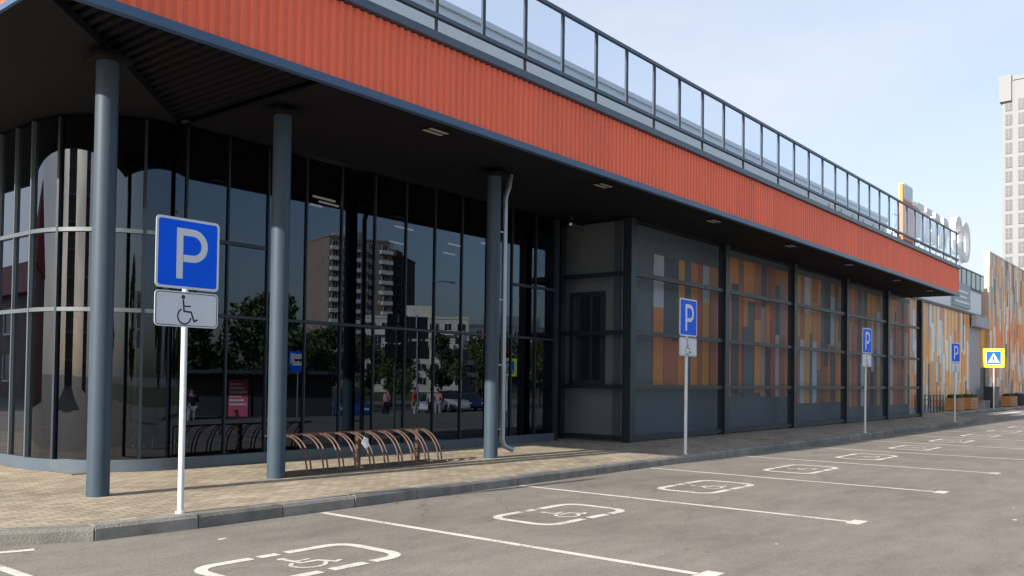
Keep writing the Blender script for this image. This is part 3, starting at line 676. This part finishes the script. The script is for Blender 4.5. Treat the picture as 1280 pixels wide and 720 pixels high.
MB().box(-.35, Lr+.05, -.02, .02, .0, .04).build('base_rail', M['rackdark'], rk); MB().box(-.35, Lr+.05, .34, .38, .0, .035).build('base_rail', M['rackdark'], rk)
MB().tube([(-.32, .5, .535), (Lr, .46, .535)], .014, 10).build('top_rail', M['rackbrown'], rk)
for x in (-.3, 1.28, 2.55): MB().box(x-.03, x+.03, .36, .42, 0, .535).build('post', M['rackbrown'], rk, bevel=.004)
for x in (-.32, 1.2, Lr): MB().box(x-.03, x+.03, -.019, .339, .0001, .03).build('foot', M['rackdark'], rk)
lf = MB().prism([(-.07, -.02), (.0, -.10), (.075, -.075), (.055, .05), (-.02, .075)], lambda a, q, k: (a, .004*k+abs(a)*.2, q)).build('paper_flyer', M['white'])
lf.location = (8.93, 10.02, .54); tag(lf, 'white paper flyer caught on the arches of the bicycle rack', 'flyer')

# ------------------------------------------------------------------ shops to the right
PAL2 = [mat('facade_'+n_, c_, .5, var=.08) for n_, c_ in [('peach', (.86, .43, .21)), ('orange', (.95, .38, .06)), ('rust', (.62, .21, .10)), ('white', (.82, .84, .86)), ('taupe', (.50, .38, .32)), ('grey', (.38, .40, .43)), ('sand', (.84, .60, .34)), ('slate', (.12, .13, .15)), ('glow_orange', (.95, .27, .03)), ('mauve', (.42, .32, .40))]]
s1 = thing('striped_shop', 'shop with facade of narrow orange, peach and white vertical panels', 'building', (41, 12.2, G))
def SP(o, root, org): o.parent = root; o.matrix_parent_inverse = Matrix.Translation(-Vector(org)); return o
O1 = (41, 12.2, G); Y1 = 12.2
b = MB(); b.box(41, 58.2, Y1+.01, 30, G, 8.3, 5); strips(b, 41, 58.2, .35, 5.7, Y1, [4.5, 4.5, 1.5, 2.4, 1.2, .5, 2.4, .3, .3, .3], w=(.22, .42), seg=(.8, 2.4))
wl1 = SP(b.build('facade', PAL2), s1, O1)
SP(MB().box(58.2, 61.3, Y1+.01, 30, G, 8.3).build('side_bay', mat('mauve_grey_render', (.40, .36, .38), .6)), s1, O1)
SP(MB().box(41, 61.2, Y1-.12, Y1, 5.70, 5.82).box(47, 61.25, Y1-.12, Y1, 7.18, 7.28).build('cornice', M['frame']), s1, O1)
SP(MB().box(41, 61.2, Y1-.06, Y1+.008, 5.821, 7.179).build('upper_band', M['cladlight']), s1, O1)
bb = SP(MB().box(53.6, 57.6, Y1-.2, Y1-.061, 5.95, 7.35).build('sign_board', mat('blue_grey_board', (.28, .35, .42), .5)), s1, O1)
MB().box(53.9, 57.3, Y1-.206, Y1-.2005, 6.2, 6.3).box(53.9, 56.7, Y1-.206, Y1-.2005, 6.5, 6.6).box(53.9, 57.0, Y1-.206, Y1-.2005, 6.8, 6.9).build('text_line', M['white'], bb)
bb.children[0].matrix_parent_inverse = Matrix.Identity(4)
SP(MB().box(58.2, 61.9, Y1-.4, Y1-.13, 5.0, 5.66).build('awning_box', mat('grey_awning', (.36, .38, .42), .55)), s1, O1)
rg = SP(MB().box(XR+.1, 61.5, Y1-.15, Y1-.10, 8.22, 8.30).build('roof_railing', M['frame']), s1, O1)
gp = MB().box(0, 1.15, -.01, .01, 7.3, 8.2).mesh('glass_panel', glass_mat('dark_roof_glass', (.3, .34, .38), 1.5)); pp = MB().box(-.03, .03, -.03, .03, 7.281, 8.219).mesh('post', M['frame'])
for k in range(17):
    for me, nm in ((gp, 'glass_panel'), (pp, 'post')):
        o = bpy.data.objects.new(nm, me); col.objects.link(o); o.parent = rg; o.location = (41.3+k*1.2, Y1-.13, 0)
SP(MB().box(61.3, 62.7, Y1-.02, Y1+.3, 2.6, 5.7).build('yellow_panel', mat('amber_panel', (.80, .36, .02), .5)), s1, O1)
SP(MB().box(61.3, 62.7, Y1, Y1+.3, G, 2.6).build('door', M['frame']), s1, O1)
s2 = thing('tall_striped_shop', 'taller farther shop in rust, bright orange and white vertical strips', 'building', (62.72, 12, G))
O2 = (62.72, 12, G)
def zc2(x, z, w): return [1, 3, 1.2, 1.5, .4, .2, .6, .8, 9, 0] if 4.1 < z < 5.9 else ([2, 2.4, 3, 2, 2, .5, .6, 1.6, 1, .8] if z < 4.2 else [3, 1.4, .3, 3.2, 3, 2.2, 3.4, 1, 0, .8])
b = MB(); b.box(62.72, 100, 12.01, 30, G, 8.2, 4).box(62.72, 100, 12.01, 12.3, 8.2, 9.9, 4); strips(b, 62.72, 100, .4, 9.95, 12, [1]*10, w=(.25, .5), seg=(.9, 1.9), zc=zc2)
SP(b.build('facade', PAL2), s2, O2)
SP(MB().box(62.7, 100, 11.94, 12.34, 9.951, 10.03).build('parapet_cap', M['cladlight']), s2, O2)
# roof sign
rs = thing('roof_sign', 'white block letters and orange red emblem on a frame above the roof', 'sign', (43.6, 12.5, 8.5))
def RS(o): return SP(o, rs, (43.6, 12.5, 8.5))
RS(MB().box(44.5, 44.6, 12.2, 12.36, 8.4, 11.1).build('emblem', mat('sign_amber', (.50, .22, .03), .5), bevel=.02))
RS(MB().box(44.601, 46.3, 12.18, 12.5, 8.4, 10.3).build('emblem_panel', mat('sign_red', (.62, .12, .06), .5), bevel=.03))
RS(MB().box(44.601, 46.2, 12.18, 12.48, 10.301, 11.2).build('emblem_crown', M['signwhite'], bevel=.12))
x = 46.4
for ch, hh, zb_ in [('Т', 1.5, 8.9), ('Е', 1.5, 8.9), ('Р', 1.5, 8.9), ('Р', 1.5, 8.9), ('С', 1.95, 9.0), ('О', 2.1, 8.75)]:
    cu = bpy.data.curves.new('letter', 'FONT'); cu.body = ch; cu.size = hh*1.42; cu.extrude = .13; cu.bevel_depth = .012; cu.offset = .05
    to = bpy.data.objects.new('letter_tmp', cu); col.objects.link(to)
    dg = bpy.context.evaluated_depsgraph_get(); me = bpy.data.meshes.new_from_object(to.evaluated_get(dg)); bpy.data.objects.remove(to)
    me.materials.clear(); me.materials.append(M['white'])
    o = bpy.data.objects.new('letter', me); col.objects.link(o); RS(o); o.location = (x, 12.2, zb_); o.rotation_euler = (R(90), 0, 0)
    x += 1.68 if ch != 'Р' or x < 50 else 2.6
b = MB()
for k in range(13):
    xx = 43.9+k*1.1; b.tube([(xx, 12.45, 7.6), (xx, 12.45, 10.0)], .03, 6)
    if k % 2 == 0: b.tube([(xx, 12.5, 8.5), (xx+1.1, 12.5, 9.8)], .02, 6)
for z in (8.75, 9.6): b.tube([(43.7, 12.5, z), (57.8, 12.5, z)], .03, 6)
RS(b.build('support_frame', M['zinc']))
# terrace clutter behind the far end of the balustrade
fx = thing('terrace_frame', 'dark braced metal frame on the terrace behind the far railing', 'frame', (30, 10.6, 6.2))
b = MB()
for k in range(8): b.box(30+k*1.2, 30.06+k*1.2, 10.6, 10.66, 6.2, 7.6)
for k in range(0, 7, 3): b.tube([(30.1+k*1.2, 10.66, 6.25), (31.2+k*1.2, 10.66, 7.5)], .02, 6); b.tube([(31.2+k*1.2, 10.68, 6.25), (30.1+k*1.2, 10.68, 7.5)], .02, 6)
b.box(30, 38.6, 10.59, 10.67, 7.3, 7.37)
o = SP(b.build('bars', M['frame']), fx, (30, 10.6, 6.2))
# tower far right
tw = thing('residential_tower', 'tall white apartment tower with grey window columns and turquoise accents', 'building', (206, 12, 0))
OT = (206, 12, 0); wht = mat('white_render', (.255, .265, .28), .7, var=.03, vscale=.2)
SP(MB().box(206, 232, 12, 37, 0, 64.5).build('wall', wht), tw, OT)
SP(MB().box(205.3, 232, 35.2, 37.4, 60.2, 65.6).box(205.8, 232.2, 11.8, 35.1, 64.501, 65.4).build('roof_parapet', wht), tw, OT)
gwin = mat('grey_window_strip', (.11, .12, .14), .55, var=.2, vscale=.6); tq = mat('turquoise_panel', (.12, .55, .48), .6)
wm = MB().box(-.12, 0, -.62, .62, 0, 2.2).mesh('window', gwin); wf = MB().box(-.16, -.12, -.04, .04, 0, 2.2).box(-.16, -.12, -.62, -.041, 1.3, 1.38).box(-.16, -.12, .041, .62, 1.3, 1.38).mesh('frame', wht)
tm = MB().box(-.10, -.005, -.35, .35, 0, 2.9).mesh('panel', tq)
for fl_ in range(20):
    for yy in (35.75, 33.4, 30.2, 26.6):
        z = 2.2+fl_*2.95
        o = bpy.data.objects.new('window', wm); col.objects.link(o); SP(o, tw, OT); o.location = (206, yy, z)
        f = bpy.data.objects.new('frame', wf); col.objects.link(f); f.parent = o
        if yy == 33.4 and fl_ in (1, 3, 6, 7, 10, 12, 13, 15): t_ = bpy.data.objects.new('accent_panel', tm); col.objects.link(t_); SP(t_, tw, OT); t_.location = (206, yy-1.05, z-.3)

# small things at the foot of the far shops
def box_planter(label, loc, w=1.4):
    t = thing('wooden_planter', label, 'planter', loc, 0, 'wooden planters at the striped shop'); wd = mat('planter_wood', (.45, .22, .08), .7)
    b = MB()
    for k in range(4): b.box(-w/2, w/2, -.3, -.27, .05+k*.16, .2+k*.16).box(-w/2, w/2, .27, .3, .05+k*.16, .2+k*.16).box(-w/2, -w/2+.03, -.269, .269, .05+k*.16, .2+k*.16).box(w/2-.03, w/2, -.269, .269, .05+k*.16, .2+k*.16)
    b.build('box', wd, t); MB().box(-w/2+.04, w/2-.04, -.26, .26, .1, .6).build('soil', M['bark'], t)
    b = MB()
    for i in range(220):
        c0 = Vector((random.uniform(-w/2, w/2), random.uniform(-.25, .25), random.uniform(.58, .84))); d1 = Vector([random.uniform(-1, 1) for _ in range(3)]).normalized()*.07; d2 = Vector([random.uniform(-1, 1) for _ in range(3)]).normalized()*.07
        b.add([c0-d1, c0+d2, c0+d1, c0-d2], [(0, 1, 2, 3)])
    b.build('foliage', M['leafdark'], t); return t
box_planter('wooden planter with low shrub in front of the orange strips, nearest the trolley bay', (51.6, 11.5, G), 1.5)
box_planter('wooden planter with low shrub left of the metal bench', (54.8, 11.5, G), 1.8)
box_planter('long wooden planter at the foot of the taller striped shop', (65.8, 11.4, G), 2.2)
tb = thing('trolley_bay', 'dark metal trolley bay rails beside the end of the dark screen', 'rack', (45.9, 11.6, G))
b = MB()
for x in (0, .6, 1.2, 1.8, 2.4): b.tube([(x, -.3, 0), (x, -.3, .85)], .025, 8).tube([(x, .4, 0), (x, .4, .85)], .025, 8)
for y in (-.3, .4):
    for z in (.3, .6, .85): b.tube([(0, y, z), (2.4, y, z)], .02, 8)
b.build('rails', M['frame'], tb)
bn = thing('metal_bench', 'pale grey bench between the wooden planter and the dark cabinet', 'bench', (58.2, 11.4, G))
b = MB()
for k in range(4): b.box(-.8, .8, -.2+k*.1, -.12+k*.1, .43, .46)
b.build('seat', M['zinc'], bn, bevel=.004)
for x in (-.65, .65): MB().box(x-.03, x+.03, -.18, .16, 0, .429).build('leg', M['zinc'], bn)
cb = thing('service_cabinet', 'dark grey service cabinet standing by the yellow doorway panel', 'cabinet', (60.9, 11.5, G))
MB().box(-.7, .7, -.3, .3, .08, 1.25).box(-.65, .65, -.25, .25, 0, .08).build('body', M['frame'], cb, bevel=.01); MB().box(-.73, .73, -.33, .33, 1.251, 1.30).build('lid', M['frame'], cb)
MB().box(-.02, .02, -.32, -.301, .5, .75).build('handle', M['zinc'], cb)
for i, (x, y) in enumerate([(68.6, 11.3), (70.6, 11.4)]):
    t = thing('litter_bin', ['dark round litter bin by the tall striped shop, left one', 'dark round litter bin by the tall striped shop, right one'][i], 'bin', (x, y, G), 0, 'litter bins at the tall shop')
    MB().tube([(0, 0, .05), (0, 0, .85)], .24, 18, r1=.28).build('body', M['frame'], t); MB().tube([(0, 0, .851), (0, 0, .93)], .29, 18, r1=.2).build('lid', M['zinc'], t)

# ------------------------------------------------------------------ across the car park (seen mirrored in the glass)
def pz(y):
    ys = [(-900, -1.5), (-60, -1.5), (-22, -1.1), (-9, -.75), (-3, 0), (900, 0)]
    for (a, za_), (c, zc_) in zip(ys, ys[1:]):
        if a <= y <= c: return za_+(zc_-za_)*(y-a)/(c-a)
def block(label, x, y, z, wx, wy, floors, rz, wallc, balc, cols, name='apartment_block', fh=2.9, bal=()):
    t = thing(name, label, 'building', (x, y, z), rz); h = floors*fh+1.2
    MB().box(-wx/2, wx/2, 0, wy, 0, h).build('wall', wallc, t)
    MB().box(-wx/2-.2, wx/2+.2, -.2, wy+.2, h+.001, h+.5).box(-wx*.2, wx*.1, wy*.3, wy*.7, h+.501, h+3).build('roof', wallc, t)
    wmm = MB().box(-.75, .75, -.06, -.005, 0, 1.5).mesh('window', M['clear2']); wff = MB().box(-.83, .83, -.1, -.0601, -.1, -.001).box(-.83, -.751, -.1, -.02, 0, 1.5).box(.751, .83, -.1, -.02, 0, 1.5).box(-.03, .03, -.1, -.0601, 0, 1.5).mesh('frame', M['white'])
    bm_ = MB().box(-1.6, 1.6, -1.1, -.001, 0, .12).box(-1.6, 1.6, -1.1, -1.05, .121, 1.05).box(-1.6, -1.55, -1.049, 0, .121, 1.05).box(1.55, 1.6, -1.049, 0, .121, 1.05).mesh('balcony', balc)
    n = 0
    for f in range(floors):
        for c in range(cols):
            xx = -wx/2+(c+.5)*wx/cols; zz = 1.6+f*fh
            if n < 98:
                o = inst(bpy_obj('window', wmm), t, (xx, 0, zz)); n += 1
                fo = bpy.data.objects.new('frame', wff); col.objects.link(fo); fo.parent = o
            if c in bal and f > 0: o = bpy.data.objects.new('balcony', bm_); col.objects.link(o); o.parent = t; o.location = (xx, 0, zz-1.0)
    return t
class bpy_obj:
    def __init__(s, n, me): s.n = n; s.me = me
    def copy(s): return bpy.data.objects.new(s.n, s.me)
M['clear2'] = mat('dark_window', (.03, .035, .045), .15, var=.3, vscale=.4)
brn = mat('brown_brick_panel', (.36, .28, .23), .8, vscale=.5); crm = mat('cream_panel', (.68, .62, .54), .8, vscale=.5); wbal = mat('white_balcony', (.80, .80, .77), .7); drk = mat('dark_brick_panel', (.11, .09, .085), .8)
block('brown fourteen storey tower block with white balconies, mirrored in the glass', 167, -168, -1.5, 19, 16, 14, R(-165), brn, wbal, 5, bal=(0, 2, 4), name='tower_block')
block('dark brick tower block with one pale balcony column, mirrored in the glass', 180, -174, -1.5, 14, 16, 13, R(-120), drk, wbal, 4, bal=(3,), name='tower_block')
block('cream upper stair tower between the mirrored blocks', 172, -179, -1.5, 9, 12, 15, R(-150), crm, wbal, 3, bal=(1,), name='tower_block')
block('cream five storey block with balconies beyond the trees, mirrored in the glass', 134, -112, -1.5, 22, 12, 5, R(-135), crm, wbal, 8, bal=(1, 4, 6))
block('grey five storey block at the right of the mirrored row', 168, -114, -1.5, 46, 12, 5, R(-150), mat('grey_panel', (.25, .26, .29), .8), wbal, 14, bal=(2, 5, 9, 12))
# red brick house with a red roof, mirrored in the side glass
rb = thing('brick_house', 'red brick building with steep red tiled roof, mirrored in the side glass', 'building', (-14, 66, 0), R(96))
MB().box(-26, 26, 0, 12, 0, 6.6).build('wall', M['brick'], rb)
rfb = MB(); rfb.prism([(-.7, 6.5), (6, 11.0), (12.7, 6.5)], lambda a, q, k: (-26.5+53*k, a, q)); rfb.build('roof', M['redroof'], rb)
for k in range(10):
    for z in (1.0, 4.1):
        o = MB().box(-.7, .7, -.05, -.005, 0, 1.7).build('window', M['clear2'], rb, (-23.5+k*5.2, 0, z)); MB().box(-.8, .8, -.12, -.0501, -.12, -.001).box(-.8, -.701, -.12, -.02, 0, 1.7).box(.701, .8, -.12, -.02, 0, 1.7).build('frame', M['white'], o)

def tree_mesh(h, rad, n, seed, base=.28, lm='leaf'):
    rd = random.Random(seed); tr = MB(); tr.tube([(0, 0, 0), (.08, .04, h*.35), (-.05, .1, h*.75)], h*.022, 10, r1=h*.008)
    cl = []
    for i in range(15):
        a = rd.uniform(0, 6.28); z = h*rd.uniform(base+.05, .93); q = rad*rd.uniform(.25, .95)*math.sin(min(1, (z/h-base)/(1-base)*1.0+.18)*math.pi*.86)
        c0 = Vector((q*math.cos(a), q*math.sin(a), z)); cl.append((c0, rad*rd.uniform(.28, .5)))
        s0 = Vector((0, .05, z*.62)); tr.tube([s0, (s0+c0)/2+Vector((0, 0, .1)), c0], h*.008, 6, r1=h*.003)
    lv = MB()
    for i in range(n):
        c0, rr = rd.choice(cl); d = Vector([rd.gauss(0, 1) for _ in range(3)]).normalized()*rr*rd.random()**.45; p = c0+d; s = rd.uniform(.12, .27)*h/9
        d1 = Vector([rd.uniform(-1, 1) for _ in range(3)]).normalized()*s; d2 = d1.cross(Vector([rd.uniform(-1, 1) for _ in range(3)])).normalized()*s*.7
        lv.add([p-d1, p+d2, p+d1, p-d2], [(0, 1, 2, 3)])
    return tr.mesh('trunk', M['bark']), lv.mesh('crown', M[lm])
TM = [tree_mesh(9, 3.4, 5200, 3), tree_mesh(9, 2.6, 4600, 5, lm='leafdark'), tree_mesh(7, 3.0, 4600, 11, .2)]
TS = [(33, -32, 1, 1.0, 'broad green tree behind the bus shelter, mirrored in the near panes'), (38, -30, 0, .92, 'dense tree right of the bus shelter, mirrored in the glass'), (29, -34, 0, 1.05, 'full dark tree left of the bus shelter, mirrored in the glass'),
      (61, -44, 2, .95, 'round tree before the cream block, mirrored in the glass'), (66, -39, 1, .8, 'slim dark tree behind the white car, mirrored in the glass'), (62, -30, 2, .9, 'wide tree behind the silver car, mirrored in the glass'),
      (67, -27, 0, .75, 'tree at the right of the mirrored car row'), (53, -42, 0, .8, 'tree behind the blue car, mirrored in the glass'), (75, -28, 2, .95, 'farthest green tree past the parked cars'),
      (24, -36, 1, 1.0, 'dark tree behind the shelter at its left end'), (-12, -24, 1, 1.0, 'slim tree mirrored in the curved glass'), (-22, -12, 0, .8, 'broad tree mirrored in the curved glass, nearest the building'), (8, -32, 0, 1.0, 'full tree mirrored at the right of the curved glass'), (16, -34, 2, 1.05, 'spreading tree mirrored beside the curved glass'),
      (44, -36, 1, .8, 'bushy tree left of the mirrored cream block'), (49, -38, 2, .85, 'wide tree in front of the mirrored tower block'), (57, -36, 0, .62, 'small full tree behind the person in red'), (71, -34, 1, .8, 'tree over the mirrored silver car'), (80, -34, 0, .8, 'rounded tree far right of the mirrored row'), (88, -38, 1, .9, 'last dark tree at the far end of the mirrored row')]
for x, y, k, s, l in TS:
    t = thing('tree', l, 'tree', (x, y, pz(y)), random.uniform(0, 6), 'trees across the car park'); t.scale = (s, s, s)
    for nm, me in (('trunk', TM[k][0]), ('crown', TM[k][1])): o = bpy.data.objects.new(nm, me); col.objects.link(o); o.parent = t

def car(label, x, y, rz, paint, suv=0):
    t = thing('parked_car', label, 'car', (x, y, pz(y)), rz, 'cars parked across the car park'); hb = .06*suv*4
    body = [(-2.15, .35), (-2.2, .6), (-2.1, .82+hb*.5), (-1.55, .92+hb*.5), (1.1, .92+hb*.4), (1.95, .78+hb*.4), (2.2, .58), (2.18, .33), (1.75, .22), (-1.8, .22)]
    b = MB()
    for yy, s in ((-.82, 1), ): pass
    def ysec(k): return (-.86+1.72*k)
    b.prism(body, lambda a, q, k: (a, ysec(k), q)); b.build('body', paint, t, bevel=.09)
    roof = [(-1.5 if suv else -1.25, .93+hb*.5), (-1.35 if suv else -.8, 1.4+hb), (.15, 1.43+hb), (.85, .93+hb*.5)]
    c = MB(); rv = [(a, sy*(.8 if q < 1.2 else .62), q) for sy in (-1, 1) for a, q in roof]
    c.add(rv, [(3, 2, 1, 0), (4, 5, 6, 7), (0, 1, 5, 4), (1, 2, 6, 5), (2, 3, 7, 6), (3, 0, 4, 7)]); cab = c.build('cabin_glass', M['clear2'], t)
    MB().box(roof[1][0]+.05, .12, -.63, .63, roof[1][1]-.01, roof[1][1]+.045).build('roof', paint, t, bevel=.02)
    for wx in (-1.35, 1.35):
        for wy in (-.80, .80):
            w_ = MB().tube([(wx, wy-.1, .32), (wx, wy+.1, .32)], .32, 20).build('wheel', M['tyre'], t); MB().tube([(wx, wy-.108, .32), (wx, wy+.108, .32)], .2, 14).build('rim', M['zinc'], w_)
    for sy in (-.6, .6): MB().box(2.12, 2.21, sy-.18, sy+.18, .6, .72).build('headlight', M['signwhite'], t, bevel=.02); MB().box(-2.21, -2.12, sy-.18, sy+.18, .66, .8).build('tail_light', mat('tail_red', (.4, .01, .01), .3), t)
    return t
car('white low car parked behind the person in a red shirt', 47.5, -22.5, R(150), mat('car_white', (.75, .75, .76), .25))
car('silver estate car next to the white car', 51.6, -24.0, R(110), mat('car_silver', (.55, .57, .6), .25), 1)
car('dark blue car at the end of the row', 54.8, -24.5, R(125), mat('car_navy', (.03, .05, .12), .25))
car('bright blue car parked at the left of the row', 34.6, -16.5, R(125), mat('car_blue', (.01, .07, .30), .25), 1)

def person(label, x, y, rz, shirt, trousers, hair, z=None):
    t = thing('person', label, 'person', (x, y, pz(y) if z is None else z), rz, None)
    V_ = [(0, 0, .95, .15), (0, 0, 1.15, .14), (0, 0, 1.38, .17), (0, 0, 1.50, .07), (0, .01, 1.60, .085), (0, .02, 1.70, .09),
          (.10, 0, .90, .10), (.12, .02, .50, .07), (.13, -.02, .09, .05), (.14, .12, .04, .045), (-.10, 0, .90, .10), (-.13, .05, .50, .07), (-.15, .0, .09, .05), (-.16, .14, .04, .045),
          (.19, 0, 1.42, .065), (.25, -.02, 1.14, .05), (.26, .06, .88, .035), (.26, .09, .78, .04), (-.19, 0, 1.42, .065), (-.25, -.02, 1.14, .05), (-.26, .06, .88, .035), (-.26, .09, .78, .04)]
    E_ = [(0, 1), (1, 2), (2, 3), (3, 4), (4, 5), (0, 6), (6, 7), (7, 8), (8, 9), (0, 10), (10, 11), (11, 12), (12, 13), (2, 14), (14, 15), (15, 16), (16, 17), (2, 18), (18, 19), (19, 20), (20, 21)]
    def skin(name, idx, grow, m, lo=None):
        mp = {k: i for i, k in enumerate(idx)}; me = bpy.data.meshes.new(name)
        vs = [V_[k][:3] for k in idx]
        me.from_pydata(vs, [(mp[a], mp[c]) for a, c in E_ if a in mp and c in mp], [])
        o = bpy.data.objects.new(name, me); col.objects.link(o); o.parent = t
        md = o.modifiers.new('skin', 'SKIN'); md.use_smooth_shade = True
        for i, k in enumerate(idx): me.skin_vertices[0].data[i].radius = (V_[k][3]*.85+grow,)*2
        me.skin_vertices[0].data[0].use_root = True
        sb = o.modifiers.new('sub', 'SUBSURF'); sb.levels = 1; sb.render_levels = 2
        me.materials.append(m); return o
    body = skin('body', list(range(22)), 0, mat('skin_tone', (.45, .27, .2), .6))
    skin('shirt', [0, 1, 2, 14, 15, 18, 19], .018, shirt); skin('trousers', [0, 6, 7, 8, 10, 11, 12], .02, trousers)
    b = MB(); n = 10
    for i in range(n):
        for j in range(5):
            pass
    me = MB(); pts = []; fs = []
    for j in range(6):
        for i in range(12): a = 2*math.pi*i/12; ph = j/5*1.75; pts.append((.098*math.sin(ph)*math.cos(a), -.01+.108*math.sin(ph)*math.sin(a), 1.68+.105*math.cos(ph)))
    for j in range(5):
        for i in range(12): fs.append((j*12+i, j*12+(i+1) % 12, (j+1)*12+(i+1) % 12, (j+1)*12+i))
    me.add(pts, fs); me.sm = True; me.build('hair', hair, t)
    return t
red = mat('red_cloth', (.85, .05, .05), .8); pink = mat('pink_cloth', (.85, .40, .45), .8); dkc = mat('dark_cloth', (.02, .02, .03), .8); grc = mat('grey_cloth', (.5, .5, .52), .8); blc = mat('blue_cloth', (.05, .18, .45), .8); hr = mat('dark_hair', (.03, .02, .015), .7)
person('person in a red shirt and grey trousers standing across the car park', 33.5, -10.1, R(150), red, grc, hr)
person('person in a pink top beside the one in red', 32.4, -10.7, R(200), pink, dkc, hr)
person('person in dark clothes walking behind the one in pink', 34.0, -12.2, R(120), dkc, dkc, hr)
person('person in a grey top just right of the one in red', 34.3, -9.7, R(60), grc, dkc, hr)
person('person in a blue top left of the tall column reflection', 28.8, -12.6, R(160), blc, dkc, hr)
person('person in pink near the white car', 40.6, -15.1, R(220), pink, grc, hr)
person('person in dark clothes waiting under the bus shelter', 20.6, -10.0, R(20), dkc, grc, hr)
# bus shelter
bs = thing('bus_shelter', 'dark bus shelter with flat roof and pink poster panel', 'bus shelter', (22.6, -9.2, pz(-9.2)), R(50))
MB().box(-3.6, 3.6, -1.0, 1.0, 2.35, 2.5).build('roof', M['frame'], bs)
MB().box(-3.4, 3.4, -.92, -.86, .2, 2.3).build('back_panel', mat('shelter_panel', (.02, .022, .025), .4), bs)
for x in (-3.4, 0, 3.4): MB().box(x-.05, x+.05, -.85, -.75, 0, 2.349).build('post', M['frame'], bs)
MB().box(-3.0, 1, -.7, -.3, .42, .47).build('bench', M['rackbrown'], bs)
po = MB().box(-1.0, -.1, -.845, -.80, .3, 2.1).build('poster', mat('pink_poster', (.75, .12, .22), .5), bs)
b = MB()
for k in range(6): b.box(-.95, -.15-.12*(k % 3), -.799, -.796, .95+k*.18, 1.03+k*.18)
b.build('poster_bars', M['white'], po)
bp_ = thing('bus_stop_sign', 'blue and white bus stop sign on a pole at the shelter', 'sign', (23.1, -6.6, pz(-6.6)-.15), R(-150))
MB().tube([(0, 0, 0), (0, 0, 3.2)], .03, 10).build('pole', M['zinc'], bp_)
pl_ = MB().box(-.3, .3, -.05, -.035, 2.3, 3.15).build('plate', M['signblue'], bp_); MB().box(-.24, .24, -.058, -.0505, 2.55, 3.05).build('white_field', M['signwhite'], pl_)
MB().box(-.15, .15, -.064, -.0585, 2.76, 2.84).box(-.12, -.07, -.064, -.0585, 2.70, 2.755).box(.07, .12, -.064, -.0585, 2.70, 2.755).build('bus_pictogram', M['signblack'], pl_)
tb_ = thing('road_sign', 'dark square backed sign pair on a tall pole, mirrored in the glass', 'sign', (28.5, -4.9, pz(-4.9)), R(-140))
MB().tube([(0, 0, 0), (0, 0, 4.6)], .04, 10).build('pole', M['zinc'], tb_)
MB().box(-.5, .5, .045, .06, 3.5, 4.5).build('plate', M['signblack'], tb_); MB().box(-.5, .5, .045, .06, 2.6, 3.4).build('plate', M['signblack'], tb_)
for (x, y, s, l) in [(14, -13, 9, 'tall street lamp mast across the car park, left one'), (44, -19, 9, 'tall street lamp mast behind the parked cars')]:
    t = thing('street_lamp', l, 'lamp', (x, y, pz(y)), 0, 'street lamps across the car park')
    MB().tube([(0, 0, 0), (0, 0, s)], .09, 12, r1=.05).build('mast', M['zinc'], t); MB().tube([(0, 0, s-.05), (.6, 0, s+.25), (1.5, 0, s+.3)], .035, 8).build('arm', M['zinc'], t); MB().box(1.4, 2.0, -.12, .12, s+.22, s+.34).build('lamp_head', M['zinc'], t, bevel=.02)
b = MB(); b.add([(-60, -13.8, 0), (120, -13.8, 0), (120, -9.4, 0), (-60, -9.4, 0)], [(0, 1, 2, 3)])
for i, v in enumerate(list(b.v)): b.v[i] = (v[0], v[1], pz(v[1])+.10)
struct(b.build('far_pavement', M['paver']), 'block paved strip across the car park')
b = MB(); b.add([(-200, -200, -1.46), (300, -200, -1.46), (300, -62, -1.46), (-200, -62, -1.46)], [(0, 1, 2, 3)])
struct(b.build('lawn', mat('grass', (.06, .09, .03), .9, var=.3)), 'distant grass verge')

# dry leaves and grit gathered along the kerb
rl = random.Random(4); b = MB()
for i in range(130):
    x = rl.uniform(3.2, 34); y = (7.80-abs(rl.gauss(0, .10))) if rl.random() < .75 else rl.uniform(7, 10.5)
    z = .006 if y < 7.84 else G+.008
    if 7.84 <= y < 8.05: continue
    sz = rl.uniform(.008, .024); a = rl.uniform(0, 6.28)
    q = [(x+sz*math.cos(a+k*1.5708)*(1.5 if k % 2 else .8), y+sz*math.sin(a+k*1.5708)*(1.5 if k % 2 else .8), z+rl.uniform(0, .008)) for k in range(4)]
    b.add(q, [(0, 1, 2, 3)])
tag(b.build('fallen_leaves', mat('dry_leaf', (.20, .13, .07), .8, var=.4)), 'small dry leaves and grit scattered along the kerb', 'leaves', kind='stuff')
block('dark high rise mirrored as the wide stripe in the curved glass', -84, 21, -1.5, 15, 12, 10, R(85), drk, drk, 4)
block('narrow dark high rise mirrored as the thin stripe in the curved glass', -82, -8, -1.5, 7, 10, 10, R(100), drk, drk, 2)
